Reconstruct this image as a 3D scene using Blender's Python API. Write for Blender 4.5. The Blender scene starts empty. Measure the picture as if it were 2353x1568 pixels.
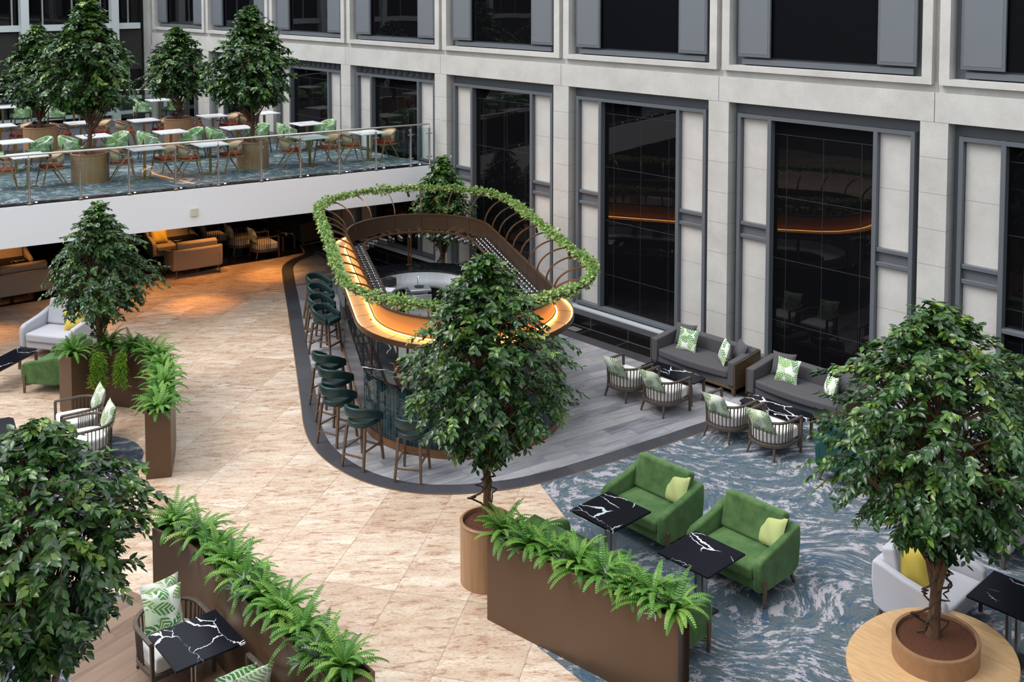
import bpy, math, random
import numpy as np
from mathutils import Vector, Matrix
random.seed(7); rng = np.random.default_rng(7)
SC = bpy.context.scene
C = SC.collection
PI = math.pi
sin, cos, R = math.sin, math.cos, math.radians

# ------------------------------------------------------------------ camera
cam_d = bpy.data.cameras.new('camera'); cam = bpy.data.objects.new('camera', cam_d); C.objects.link(cam)
cam.location = (0, 0, 7.5)
cam.rotation_euler = (R(90 - 3.29), 0, R(47.153))
cam_d.sensor_width = 36; cam_d.lens = 36 * 2400 / 2353
cam_d.shift_y = -(784 - 105) / 2353
cam_d.clip_end = 200
SC.camera = cam
# ------------------------------------------------------------------ world, daylight through the glass roof
w = bpy.data.worlds.new('world'); SC.world = w; w.use_nodes = True
bg = w.node_tree.nodes['Background']; bg.inputs[0].default_value = (0.90, 0.95, 1.0, 1); bg.inputs[1].default_value = 1.25
sun_d = bpy.data.lights.new('daylight', 'SUN'); sun = bpy.data.objects.new('daylight', sun_d); C.objects.link(sun)
sun_d.energy = 1.9; sun_d.angle = R(35); sun_d.color = (1, 0.97, 0.93)
sun.rotation_euler = (R(30), R(-22), 0)
SC.view_settings.view_transform = 'Standard'; SC.view_settings.look = 'None'
SC.view_settings.gamma = 1; SC.view_settings.use_curve_mapping = False
SC.view_settings.exposure = 0.45
SC.cycles.max_bounces = 8; SC.cycles.transparent_max_bounces = 16
SC.cycles.sample_clamp_indirect = 6
SC.cycles.use_denoising = True

# ------------------------------------------------------------------ materials
def nt(name):
    m = bpy.data.materials.new(name); m.use_nodes = True
    t = m.node_tree; b = t.nodes['Principled BSDF']
    return m, t, b
def N(t, typ, ins=None, **kw):
    n = t.nodes.new(typ)
    for k, v in kw.items(): setattr(n, k, v)
    if ins:
        for k, v in ins.items():
            if isinstance(v, bpy.types.NodeSocket): t.links.new(v, n.inputs[k])
            else: n.inputs[k].default_value = v
    return n
def ramp(t, fac, stops, interp='LINEAR'):
    n = N(t, 'ShaderNodeValToRGB', {0: fac}); cr = n.color_ramp; cr.interpolation = interp
    while len(cr.elements) < len(stops): cr.elements.new(0.5)
    for e, (p, c) in zip(cr.elements, stops): e.position = p; e.color = (*c, 1)
    return n.outputs[0]
def obj_co(t, scale=(1, 1, 1), rot=(0, 0, 0), coord='Object'):
    tc = N(t, 'ShaderNodeTexCoord')
    mp = N(t, 'ShaderNodeMapping', {0: tc.outputs[coord], 'Scale': scale, 'Rotation': rot})
    return mp.outputs[0]
def mixc(t, fac, a, b, mode='MIX'):
    n = N(t, 'ShaderNodeMix', data_type='RGBA', blend_type=mode)
    for k, v in ((0, fac), (6, a), (7, b)):
        if isinstance(v, bpy.types.NodeSocket): t.links.new(v, n.inputs[k])
        else: n.inputs[k].default_value = v if k == 0 else (*v, 1)
    return n.outputs[2]
def bump(t, b, h, s=.3, d=.01):
    n = N(t, 'ShaderNodeBump', {'Height': h, 'Strength': s, 'Distance': d}); t.links.new(n.outputs[0], b.inputs['Normal'])
def plain(name, col, rough=.6, metal=0, spec=.5, noise=0, nscale=40, bmp=0, emis=None, es=0, sheen=0):
    m, t, b = nt(name)
    b.inputs['Base Color'].default_value = (*col, 1); b.inputs['Roughness'].default_value = rough
    b.inputs['Metallic'].default_value = metal; b.inputs['Specular IOR Level'].default_value = spec
    if noise or bmp:
        nz = N(t, 'ShaderNodeTexNoise', {'Vector': obj_co(t), 'Scale': nscale, 'Detail': 3})
        if noise:
            c = mixc(t, nz.outputs[0], tuple(x * (1 - noise) for x in col), tuple(min(1, x * (1 + noise)) for x in col))
            t.links.new(c, b.inputs['Base Color'])
        if bmp: bump(t, b, nz.outputs[0], bmp, .004)
    if emis: b.inputs['Emission Color'].default_value = (*emis, 1); b.inputs['Emission Strength'].default_value = es
    if sheen:
        b.inputs['Sheen Weight'].default_value = sheen; b.inputs['Sheen Roughness'].default_value = .4
        b.inputs['Sheen Tint'].default_value = (*[min(1, x * 2 + .2) for x in col], 1)
    return m
M = {}
M['brown_metal'] = plain('brown_metal', (.085, .050, .030), .38, .55, noise=.06, nscale=3)
M['bronze'] = plain('bronze', (.115, .062, .034), .35, .6)
M['planter'] = plain('planter_brown', (.118, .070, .041), .36, .35, noise=.05, nscale=2)
M['steel'] = plain('brushed_steel', (.62, .60, .57), .28, 1)
M['inox'] = plain('stainless_worktop', (.62, .64, .66), .35, .9)
M['chrome'] = plain('chrome', (.75, .75, .75), .12, 1)
M['brass'] = plain('brass', (.42, .27, .09), .3, .9)
M['brass_line'] = plain('brass_line', (.75, .45, .2), .35, .8)
M['grey_frame'] = plain('grey_frame', (.115, .128, .145), .45, .1, noise=.05, nscale=2)
M['grey_panel'] = plain('grey_panel', (.135, .150, .168), .5, 0, noise=.05, nscale=2)
M['light_ledge'] = plain('light_grey_ledge', (.55, .59, .63), .4, .2)
M['white_paint'] = plain('white_paint', (.86, .88, .92), .5)
M['cream'] = plain('cream_plastic', (.62, .61, .50), .5)
M['white_metal'] = plain('white_metal', (.62, .67, .68), .4)
M['grey_fabric'] = plain('grey_fabric', (.088, .086, .095), .95, 0, .2, .35, 220, .5)
M['beige_fabric'] = plain('beige_fabric', (.30, .25, .21), .95, 0, .2, .15, 300, .4)
M['pale_fabric'] = plain('pale_grey_fabric', (.50, .50, .55), .95, 0, .2, .12, 300, .4)
M['white_cushion'] = plain('white_cushion', (.75, .74, .72), .9, 0, .2, .05, 200, .3)
M['teal_fabric'] = plain('teal_fabric', (.012, .065, .068), .8, 0, .3, .1, 200, .3, sheen=.15)
M['yellow'] = plain('yellow_fabric', (.72, .55, .11), .9, 0, .2, .08, 150, .3)
M['lime'] = plain('lime_fabric', (.44, .49, .20), .85, 0, .3, .1, 60, .3, sheen=.3)
M['red'] = plain('red_fabric', (.27, .03, .02), .9, 0, .2, .1, 150, .3)
M['dark_leather'] = plain('dark_green_leather', (.008, .030, .030), .36, 0, .5, .1, 90, .12)
M['black'] = plain('black_plastic', (.012, .012, .014), .4)
M['pane_joint'] = plain('pane_joint', (.035, .038, .042), .4)
M['kick'] = plain('bronze_kick_plate', (.26, .13, .06), .3, .6)
M['keg'] = plain('keg_steel', (.5, .5, .5), .25, 1)
M['soil'] = plain('clay_pebbles', (.10, .040, .022), .9, 0, .2, .85, 60, 1)
M['moss'] = plain('moss', (.05, .055, .015), .95, 0, .2, .7, 60, 1)
M['copper'] = plain('copper', (.6, .25, .14), .2, 1)
M['ceiling_dark'] = plain('dark_ceiling', (.06, .05, .045), .8)
M['dark_wall'] = plain('dark_wall', (.025, .022, .02), .7)
M['led'] = plain('warm_led', (1, .6, .25), .5, emis=(1, .46, .12), es=14)
M['bulb'] = plain('lamp_bulb', (1, .8, .6), .5, emis=(1, .75, .45), es=25)
M['uplight'] = plain('floor_light', (1, .9, .8), .5, emis=(1, .9, .75), es=2.5)
M['exit_green'] = plain('exit_green', (.02, .5, .12), .5, emis=(.05, .8, .2), es=.6)
M['socket'] = plain('socket_metal', (.35, .35, .36), .4, .6)

def wood(name, a, b_, rough=.5, scale=(3, 30, 3), sp=.4):
    m, t, b = nt(name)
    nz = N(t, 'ShaderNodeTexNoise', {'Vector': obj_co(t, scale), 'Scale': 2.2, 'Detail': 6, 'Roughness': .6, 'Distortion': .6})
    t.links.new(ramp(t, nz.outputs[0], [(.3, a), (.7, b_)]), b.inputs['Base Color'])
    b.inputs['Roughness'].default_value = rough; b.inputs['Specular IOR Level'].default_value = sp
    return m
M['walnut'] = wood('walnut_wood', (.085, .050, .030), (.155, .095, .060), .45, (12, 12, 1.5))
M['greywood'] = wood('grey_brown_wood', (.058, .044, .035), (.115, .088, .068), .5, (12, 12, 1.5))
M['oak'] = wood('oak_wood', (.50, .30, .14), (.66, .43, .23), .4, (2, 14, 2))
M['oak_pot'] = wood('oak_veneer', (.29, .16, .08), (.40, .235, .125), .45, (22, 22, .8))
M['oak_rim'] = wood('oak_rim', (.26, .14, .07), (.34, .19, .10), .4, (4, 4, 4))
M['chairwood'] = wood('light_brown_wood', (.22, .12, .062), (.36, .215, .12), .5, (10, 10, 2))
M['bark'] = wood('bark', (.06, .032, .018), (.21, .115, .06), .85, (14, 14, 2.5))
M['vine'] = plain('vine', (.055, .032, .02), .8, noise=.3, nscale=30)
M['sofa_shell'] = wood('sofa_shell_wood', (.075, .048, .028), (.12, .08, .045), .4, (2, 2, 14))

def velvet():
    m, t, b = nt('green_velvet')
    nz = N(t, 'ShaderNodeTexNoise', {'Vector': obj_co(t), 'Scale': 5, 'Detail': 5, 'Roughness': .6})
    c = ramp(t, nz.outputs[0], [(.3, (.040, .098, .030)), (.7, (.110, .190, .070))])
    t.links.new(c, b.inputs['Base Color']); b.inputs['Roughness'].default_value = .75
    b.inputs['Sheen Weight'].default_value = .9; b.inputs['Sheen Roughness'].default_value = .35
    b.inputs['Sheen Tint'].default_value = (.50, .80, .42, 1); b.inputs['Specular IOR Level'].default_value = .2
    return m
M['velvet'] = velvet()

def cane():
    m, t, b = nt('woven_cane')
    ck = N(t, 'ShaderNodeTexChecker', {'Vector': obj_co(t), 'Scale': 90, 'Color1': (.58, .46, .29, 1), 'Color2': (.46, .35, .21, 1)})
    t.links.new(ck.outputs[0], b.inputs['Base Color']); b.inputs['Roughness'].default_value = .6
    return m
M['cane'] = cane()

def marble(name, base, vein, scale=1.1, width=.012, rough=.12, seed=0., spec=.5, dens=.42):
    m, t, b = nt(name)
    tc = N(t, 'ShaderNodeTexCoord'); oi = N(t, 'ShaderNodeObjectInfo')
    off = N(t, 'ShaderNodeVectorMath', {0: tc.outputs['Object'], 1: oi.outputs['Location']}, operation='ADD')
    nz = N(t, 'ShaderNodeTexNoise', {'Vector': off.outputs[0], 'Scale': 4.5, 'Detail': 5, 'Roughness': .6})
    s = N(t, 'ShaderNodeVectorMath', {0: nz.outputs['Color'], 'Scale': .22}, operation='SCALE')
    a = N(t, 'ShaderNodeVectorMath', {0: off.outputs[0], 1: s.outputs[0]}, operation='ADD')
    mp = N(t, 'ShaderNodeMapping', {0: a.outputs[0], 'Location': (seed, seed * 2, 0), 'Rotation': (0, 0, .5), 'Scale': (scale, scale * 2.0, .01)})
    vo = N(t, 'ShaderNodeTexVoronoi', {'Vector': mp.outputs[0], 'Scale': 1.7, 'Randomness': 1}, feature='DISTANCE_TO_EDGE')
    mk = N(t, 'ShaderNodeTexNoise', {'Vector': off.outputs[0], 'Scale': 1.9, 'Detail': 1})
    wv = N(t, 'ShaderNodeMapRange', {'Value': mk.outputs[0], 'From Min': dens, 'From Max': .72, 'To Min': 0, 'To Max': width * 1.6})
    d = N(t, 'ShaderNodeMath', {0: vo.outputs[0], 1: wv.outputs[0]}, operation='SUBTRACT')
    f = N(t, 'ShaderNodeMapRange', {'Value': d.outputs[0], 'From Min': -.005, 'From Max': -.0005, 'To Min': 1, 'To Max': 0})
    t.links.new(mixc(t, f.outputs[0], base, vein), b.inputs['Base Color'])
    b.inputs['Roughness'].default_value = rough; b.inputs['Specular IOR Level'].default_value = spec
    return m
M['black_marble'] = marble('black_veined_marble', (.006, .007, .012), (.85, .88, .92), 1.0, .021, .25, 2.3, .10, .46)
M['bar_marble'] = marble('polished_black_marble', (.008, .009, .012), (.75, .76, .78), .42, .0075, .07, 3, .5, .47)
M['white_marble'] = marble('white_marble', (.80, .81, .84), (.50, .52, .55), .9, .018, .25, 5)

def palm(name, white=(.78, .80, .74), g1=(.04, .22, .05), g2=(.22, .45, .08), dense=.5, scale=5.):
    """fronds: every voronoi cell carries one leaf with herringbone leaflets in its own direction and green"""
    m, t, b = nt(name)
    tc = N(t, 'ShaderNodeTexCoord'); oi = N(t, 'ShaderNodeObjectInfo')
    off = N(t, 'ShaderNodeVectorMath', {0: tc.outputs['Object'], 1: oi.outputs['Location']}, operation='ADD').outputs[0]
    sx = N(t, 'ShaderNodeSeparateXYZ', {0: off})
    u = N(t, 'ShaderNodeMath', {0: sx.outputs[1], 1: .8, 2: sx.outputs[0]}, operation='MULTIPLY_ADD')
    co = N(t, 'ShaderNodeCombineXYZ', {0: u.outputs[0], 1: sx.outputs[2]}).outputs[0]
    def layer(sc, seed, freq, wid, base):
        cs = N(t, 'ShaderNodeVectorMath', {0: co, 1: (seed, seed * 1.7, 0)}, operation='ADD').outputs[0]
        vo = N(t, 'ShaderNodeTexVoronoi', {'Vector': cs, 'Scale': sc, 'Randomness': .9}, feature='F1', voronoi_dimensions='2D')
        rs = N(t, 'ShaderNodeSeparateColor', {0: vo.outputs['Color']})
        rel = N(t, 'ShaderNodeVectorMath', {0: cs, 1: vo.outputs['Position']}, operation='SUBTRACT')
        an = N(t, 'ShaderNodeMath', {0: rs.outputs[0], 1: 6.283}, operation='MULTIPLY')
        ro = N(t, 'ShaderNodeVectorRotate', {'Vector': rel.outputs[0], 'Angle': an.outputs[0]}, rotation_type='Z_AXIS')
        p = N(t, 'ShaderNodeSeparateXYZ', {0: ro.outputs[0]})
        ax = N(t, 'ShaderNodeMath', {0: p.outputs[0]}, operation='ABSOLUTE').outputs[0]
        v = N(t, 'ShaderNodeMath', {0: ax, 1: -1.1, 2: p.outputs[1]}, operation='MULTIPLY_ADD').outputs[0]
        sn = N(t, 'ShaderNodeMath', {0: N(t, 'ShaderNodeMath', {0: v, 1: freq}, operation='MULTIPLY').outputs[0]}, operation='SINE').outputs[0]
        st = N(t, 'ShaderNodeMath', {0: sn, 1: -.45}, operation='GREATER_THAN').outputs[0]
        y2 = N(t, 'ShaderNodeMath', {0: N(t, 'ShaderNodeMath', {0: p.outputs[1], 1: sc / .75}, operation='MULTIPLY').outputs[0], 1: 2.}, operation='POWER').outputs[0]
        en = N(t, 'ShaderNodeMath', {0: N(t, 'ShaderNodeMath', {0: 1., 1: y2}, operation='SUBTRACT').outputs[0], 1: wid / sc}, operation='MULTIPLY').outputs[0]
        ins = N(t, 'ShaderNodeMath', {0: ax, 1: en}, operation='LESS_THAN').outputs[0]
        f = N(t, 'ShaderNodeMath', {0: st, 1: ins}, operation='MULTIPLY').outputs[0]
        return mixc(t, f, base, mixc(t, rs.outputs[1], g1, g2))
    pale = tuple(.55 * a_ + .45 * b_ for a_, b_ in zip(white, g2))
    vo2 = N(t, 'ShaderNodeTexVoronoi', {'Vector': co, 'Scale': scale * .8}, feature='F1', voronoi_dimensions='2D')
    r2 = N(t, 'ShaderNodeSeparateColor', {0: vo2.outputs['Color']})
    k = N(t, 'ShaderNodeMath', {0: r2.outputs[0], 1: dense * .6}, operation='LESS_THAN').outputs[0]
    c = mixc(t, k, white, pale)
    c = layer(scale * .8, 3.1, 130, .36, c)
    if dense > .5: c = layer(scale * 1.1, 9.7, 210, .40, c)
    t.links.new(c, b.inputs['Base Color']); b.inputs['Roughness'].default_value = .85; b.inputs['Specular IOR Level'].default_value = .2
    return m
M['palm'] = palm('palm_leaf_print', (.74, .77, .70), (.035, .17, .045), (.22, .38, .11), .5, 7)
M['palm_soft'] = palm('soft_palm_print', (.62, .66, .58), (.16, .27, .11), (.36, .45, .22), .45, 7)
M['palm_chair'] = palm('palm_chair_print', (.58, .68, .58), (.04, .20, .06), (.26, .40, .14), .7, 7)

def leafmat(name, stops, trans=.25, rough=.32, spec=.5):
    m, t, b = nt(name)
    at = N(t, 'ShaderNodeAttribute', attribute_name='rnd')
    c = ramp(t, at.outputs['Fac'], stops)
    t.links.new(c, b.inputs['Base Color']); b.inputs['Roughness'].default_value = rough; b.inputs['Specular IOR Level'].default_value = spec
    tr = N(t, 'ShaderNodeBsdfTranslucent', {0: c})
    mx = N(t, 'ShaderNodeMixShader', {0: trans, 1: b.outputs[0], 2: tr.outputs[0]})
    t.links.new(mx.outputs[0], t.nodes['Material Output'].inputs[0])
    return m
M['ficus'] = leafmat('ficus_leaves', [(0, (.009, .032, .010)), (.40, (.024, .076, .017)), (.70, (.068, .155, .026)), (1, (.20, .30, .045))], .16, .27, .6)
M['fern'] = leafmat('fern_leaves', [(0, (.04, .14, .02)), (.5, (.13, .32, .05)), (1, (.32, .50, .10))], .3, .45, .4)
M['ivy'] = leafmat('ivy_leaves', [(0, (.07, .15, .04)), (.45, (.18, .33, .08)), (.8, (.36, .48, .14)), (1, (.52, .58, .26))], .25, .45, .4)
M['staghorn'] = leafmat('pale_staghorn_leaves', [(0, (.14, .22, .15)), (1, (.32, .40, .30))], .2, .6, .3)
M['trailing'] = leafmat('trailing_leaves', [(0, (.12, .27, .02)), (1, (.34, .52, .06))], .3, .5, .3)

def stone(name, a, b_, joints=None, rough=.75):
    m, t, b = nt(name)
    co = obj_co(t)
    n1 = N(t, 'ShaderNodeTexNoise', {'Vector': co, 'Scale': 1.4, 'Detail': 8, 'Roughness': .65})
    n2 = N(t, 'ShaderNodeTexNoise', {'Vector': co, 'Scale': 45, 'Detail': 4})
    c = ramp(t, n1.outputs[0], [(.3, a), (.7, b_)])
    sp = ramp(t, n2.outputs[0], [(.33, (.82, .82, .80)), (.5, (1, 1, 1))])
    c = mixc(t, .6, c, sp, 'MULTIPLY')
    if joints:
        z0, dz = joints
        sx = N(t, 'ShaderNodeSeparateXYZ', {0: co})
        a1 = N(t, 'ShaderNodeMath', {0: sx.outputs[2], 1: z0}, operation='SUBTRACT')
        a2 = N(t, 'ShaderNodeMath', {0: a1.outputs[0], 1: dz}, operation='WRAP'); a2.inputs[2].default_value = 0
        a2 = N(t, 'ShaderNodeMath', {0: a1.outputs[0], 1: dz / 2, 2: -dz / 2}, operation='WRAP')
        a3 = N(t, 'ShaderNodeMath', {0: a2.outputs[0]}, operation='ABSOLUTE')
        a4 = N(t, 'ShaderNodeMath', {0: a3.outputs[0], 1: .004}, operation='LESS_THAN')
        c = mixc(t, a4.outputs[0], c, tuple(x * .55 for x in a))
    t.links.new(c, b.inputs['Base Color']); b.inputs['Roughness'].default_value = rough; b.inputs['Specular IOR Level'].default_value = .3
    bump(t, b, n2.outputs[0], .15, .003)
    return m
M['stone'] = stone('pale_limestone', (.44, .425, .40), (.57, .56, .54))
M['stone_block'] = stone('pale_limestone_blocks', (.44, .425, .40), (.56, .55, .53), (4.68, .595))
M['stone_panel'] = stone('limestone_panel', (.48, .46, .44), (.58, .565, .545), (4.021, 1.05))

def glass_dark(name, col=(.004, .004, .005), rough=.015, wav=.02):
    m, t, b = nt(name)
    b.inputs['Base Color'].default_value = (*col, 1); b.inputs['Roughness'].default_value = rough
    b.inputs['Specular IOR Level'].default_value = .36
    nz = N(t, 'ShaderNodeTexNoise', {'Vector': obj_co(t), 'Scale': 1.2, 'Detail': 1}); bump(t, b, nz.outputs[0], wav, .05)
    return m
M['dark_glass'] = glass_dark('dark_window_glass')
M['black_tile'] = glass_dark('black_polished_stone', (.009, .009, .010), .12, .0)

def clear_glass(name, tint=(.80, .90, .90), refl=1.):
    m, t, b = nt(name); t.nodes.remove(b)
    tr = N(t, 'ShaderNodeBsdfTransparent', {0: (*tint, 1)}); gl = N(t, 'ShaderNodeBsdfGlossy', {0: (1, 1, 1, 1), 'Roughness': .02})
    fr = N(t, 'ShaderNodeFresnel', {'IOR': 1.45}); f = N(t, 'ShaderNodeMath', {0: fr.outputs[0], 1: refl}, operation='MULTIPLY')
    mx = N(t, 'ShaderNodeMixShader', {0: f.outputs[0], 1: tr.outputs[0], 2: gl.outputs[0]})
    t.links.new(mx.outputs[0], t.nodes['Material Output'].inputs[0])
    return m
M['rail_glass'] = clear_glass('balustrade_glass', (.84, .92, .91))
M['wine_glass'] = clear_glass('wine_glass', (.80, .83, .86), 1.6)

def floor_marble():
    m, t, b = nt('pink_cream_marble')
    tc = N(t, 'ShaderNodeTexCoord')
    ang = math.atan2(-.83, .56)
    mp = N(t, 'ShaderNodeMapping', {0: tc.outputs['Object'], 'Rotation': (0, 0, -ang), 'Location': (0.0, .53, 0)})
    br = N(t, 'ShaderNodeTexBrick', {'Vector': mp.outputs[0], 'Color1': (0, 0, 0, 1), 'Color2': (1, 1, 1, 1), 'Mortar': (.5, .5, .5, 1),
        'Scale': 1, 'Mortar Size': .0035, 'Brick Width': 1.42, 'Row Height': .935, 'Bias': 0})
    br.offset = .37; br.offset_frequency = 1
    # streaks run across the picture
    tile = N(t, 'ShaderNodeVectorMath', {0: br.outputs[0], 'Scale': 7.3}, operation='SCALE')
    mr = N(t, 'ShaderNodeMapping', {0: tc.outputs['Object'], 'Rotation': (0, 0, -R(52))})
    mp2 = N(t, 'ShaderNodeMapping', {0: mr.outputs[0], 'Scale': (1.5, 5.2, 1)})
    ad = N(t, 'ShaderNodeVectorMath', {0: mp2.outputs[0], 1: tile.outputs[0]}, operation='ADD')
    n1 = N(t, 'ShaderNodeTexNoise', {'Vector': ad.outputs[0], 'Scale': 2.4, 'Detail': 10, 'Roughness': .78, 'Distortion': .5})
    n2 = N(t, 'ShaderNodeTexNoise', {'Vector': ad.outputs[0], 'Scale': .7, 'Detail': 5, 'Distortion': .6})
    n3 = N(t, 'ShaderNodeTexNoise', {'Vector': mp2.outputs[0], 'Scale': 14, 'Detail': 6, 'Roughness': .7})
    base = ramp(t, n2.outputs[0], [(.3, (.60, .465, .36)), (.5, (.68, .565, .455)), (.68, (.78, .70, .59))])
    st = ramp(t, n1.outputs[0], [(.36, (.34, .17, .12)), (.42, (.62, .43, .35)), (.465, (.90, .82, .77)), (.54, (1, 1, 1))])
    c = mixc(t, .75, base, st, 'MULTIPLY')
    gr = ramp(t, n3.outputs[0], [(.38, (.62, .48, .42)), (.53, (1, 1, 1))])
    c = mixc(t, .7, c, gr, 'MULTIPLY')
    tv = ramp(t, br.outputs[0], [(0, (.82, .77, .72)), (.45, (.93, .91, .88)), (.8, (1.0, 1.0, 1.0)), (1, (1, 1, 1))])
    c = mixc(t, 1, c, tv, 'MULTIPLY')
    c = mixc(t, br.outputs[1], c, (.26, .19, .15))
    t.links.new(c, b.inputs['Base Color']); b.inputs['Roughness'].default_value = .28; b.inputs['Specular IOR Level'].default_value = .35
    return m
M['floor_marble'] = floor_marble()

def planks(name, cols, w, l, ang, rough=.35, stretch=(1.2, 9), mort=.002, joint=(.05, .05, .06)):
    m, t, b = nt(name)
    tc = N(t, 'ShaderNodeTexCoord')
    mp = N(t, 'ShaderNodeMapping', {0: tc.outputs['Object'], 'Rotation': (0, 0, -ang)})
    br = N(t, 'ShaderNodeTexBrick', {'Vector': mp.outputs[0], 'Color1': (0, 0, 0, 1), 'Color2': (1, 1, 1, 1), 'Mortar': (.5, .5, .5, 1),
        'Scale': 1, 'Mortar Size': mort, 'Brick Width': l, 'Row Height': w})
    br.offset = .43
    tl = N(t, 'ShaderNodeVectorMath', {0: br.outputs[0], 'Scale': 9.1}, operation='SCALE')
    sc = N(t, 'ShaderNodeMapping', {0: mp.outputs[0], 'Scale': (stretch[0], stretch[1], 1)})
    ad = N(t, 'ShaderNodeVectorMath', {0: sc.outputs[0], 1: tl.outputs[0]}, operation='ADD')
    n1 = N(t, 'ShaderNodeTexNoise', {'Vector': ad.outputs[0], 'Scale': 1.6, 'Detail': 6, 'Roughness': .6, 'Distortion': 1})
    k = N(t, 'ShaderNodeMath', {0: br.outputs[0], 1: .45}, operation='MULTIPLY')
    k2 = N(t, 'ShaderNodeMath', {0: n1.outputs[0], 1: k.outputs[0]}, operation='ADD')
    n = len(cols)
    c = ramp(t, k2.outputs[0], [(.3 + .65 * i / (n - 1), x) for i, x in enumerate(cols)])
    c = mixc(t, br.outputs[1], c, joint)
    t.links.new(c, b.inputs['Base Color']); b.inputs['Roughness'].default_value = rough; b.inputs['Specular IOR Level'].default_value = .35
    return m
M['grey_planks'] = planks('grey_wood_tiles', [(.10, .10, .125), (.20, .20, .23), (.30, .30, .325), (.40, .39, .40)], .24, .92, R(80), .36, (.9, 5))
M['brown_planks'] = planks('brown_oak_planks', [(.13, .078, .052), (.20, .128, .088), (.245, .16, .112)], .22, 1.3, R(104), .5)
def darktile():
    m, t, b = nt('dark_grey_border_tiles')
    nz = N(t, 'ShaderNodeTexNoise', {'Vector': obj_co(t), 'Scale': 30, 'Detail': 5})
    uv = N(t, 'ShaderNodeTexCoord').outputs['UV']
    br = N(t, 'ShaderNodeTexBrick', {'Vector': uv, 'Color1': (.8, .8, .8, 1), 'Color2': (1.15, 1.15, 1.15, 1), 'Mortar': (.9, .9, .95, 1), 'Scale': 1, 'Mortar Size': .004, 'Brick Width': .62, 'Row Height': 5})
    br.offset = 0
    c = ramp(t, nz.outputs[0], [(.3, (.042, .042, .052)), (.7, (.068, .068, .08))])
    t.links.new(mixc(t, 1, c, br.outputs[0], 'MULTIPLY'), b.inputs['Base Color']); b.inputs['Roughness'].default_value = .4
    return m
M['border'] = darktile()
def carpet(name, k=1.):
    m, t, b = nt(name)
    co = obj_co(t)
    n0 = N(t, 'ShaderNodeTexNoise', {'Vector': co, 'Scale': .55, 'Detail': 1})
    s = N(t, 'ShaderNodeVectorMath', {0: n0.outputs['Color'], 'Scale': 2.3}, operation='SCALE')
    a = N(t, 'ShaderNodeVectorMath', {0: co, 1: s.outputs[0]}, operation='ADD')
    mr = N(t, 'ShaderNodeMapping', {0: a.outputs[0], 'Rotation': (0, 0, R(-38))})
    mp = N(t, 'ShaderNodeMapping', {0: mr.outputs[0], 'Scale': (1.0, 1.9, 1)})
    n1 = N(t, 'ShaderNodeTexNoise', {'Vector': mp.outputs[0], 'Scale': 3.8, 'Detail': 10, 'Roughness': .80, 'Distortion': .1})
    mp3 = N(t, 'ShaderNodeMapping', {0: mp.outputs[0], 'Location': (7, 3, 2)})
    n2 = N(t, 'ShaderNodeTexNoise', {'Vector': mp3.outputs[0], 'Scale': 3.0, 'Detail': 10, 'Roughness': .80, 'Distortion': .1})
    c = ramp(t, n1.outputs[0], [(0, (.03, .075, .17)), (.40, (.05, .10, .145)), (.445, (.045, .09, .15)), (.475, (.085, .125, .14)), (.51, (.15, .155, .15)), (.535, (.055, .105, .15)), (.565, (.105, .145, .145)), (.60, (.03, .08, .18)), (.66, (.12, .14, .14))], 'CONSTANT')
    l = ramp(t, n2.outputs[0], [(0, (0, 0, 0)), (.532, (1, 1, 1))], 'CONSTANT')
    c = mixc(t, .16, c, (.17, .175, .18))
    c = mixc(t, l, c, (.40, .38, .42))
    n3 = N(t, 'ShaderNodeTexNoise', {'Vector': co, 'Scale': 250, 'Detail': 1})
    c = mixc(t, .35, c, ramp(t, n3.outputs[0], [(.3, (.6, .6, .6)), (.7, (1.2, 1.2, 1.2))]), 'MULTIPLY')
    if k != 1: c = mixc(t, 1, c, (k, k, k * 1.1), 'MULTIPLY')
    t.links.new(c, b.inputs['Base Color']); b.inputs['Roughness'].default_value = .95; b.inputs['Specular IOR Level'].default_value = .15
    return m
M['carpet'] = carpet('swirled_blue_carpet')
M['carpet_dark'] = carpet('swirled_dark_blue_carpet', .6)
def bartile():
    m, t, b = nt('dark_teal_glazed_tiles')
    uv = N(t, 'ShaderNodeTexCoord').outputs['UV']
    mp = N(t, 'ShaderNodeMapping', {0: uv, 'Rotation': (0, 0, 0)})
    br = N(t, 'ShaderNodeTexBrick', {'Vector': mp.outputs[0], 'Color1': (.004, .016, .024, 1), 'Color2': (.012, .045, .055, 1), 'Mortar': (.13, .125, .11, 1), 'Scale': 1, 'Mortar Size': .002, 'Brick Width': .072, 'Row Height': .215, 'Bias': -.1})
    br.offset = 0
    t.links.new(br.outputs[0], b.inputs['Base Color']); b.inputs['Roughness'].default_value = .06; b.inputs['Specular IOR Level'].default_value = .35
    nz = N(t, 'ShaderNodeTexNoise', {'Vector': uv, 'Scale': 9, 'Detail': 2}); bump(t, b, nz.outputs[0], .25, .02)
    return m
M['bar_tile'] = bartile()
def barside():
    m, t, b = nt('dark_stone_streak_reflections')
    uv = N(t, 'ShaderNodeTexCoord').outputs['UV']
    mp = N(t, 'ShaderNodeMapping', {0: uv, 'Scale': (60, 5, 1)})
    nz = N(t, 'ShaderNodeTexNoise', {'Vector': mp.outputs[0], 'Scale': 1, 'Detail': 4})
    t.links.new(ramp(t, nz.outputs[0], [(.45, (.02, .02, .024)), (.72, (.10, .10, .11))]), b.inputs['Base Color'])  # vertical streak reflections painted into the dark panel colour, no ribs modelled
    b.inputs['Roughness'].default_value = .22
    return m
M['bar_side'] = barside()

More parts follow.
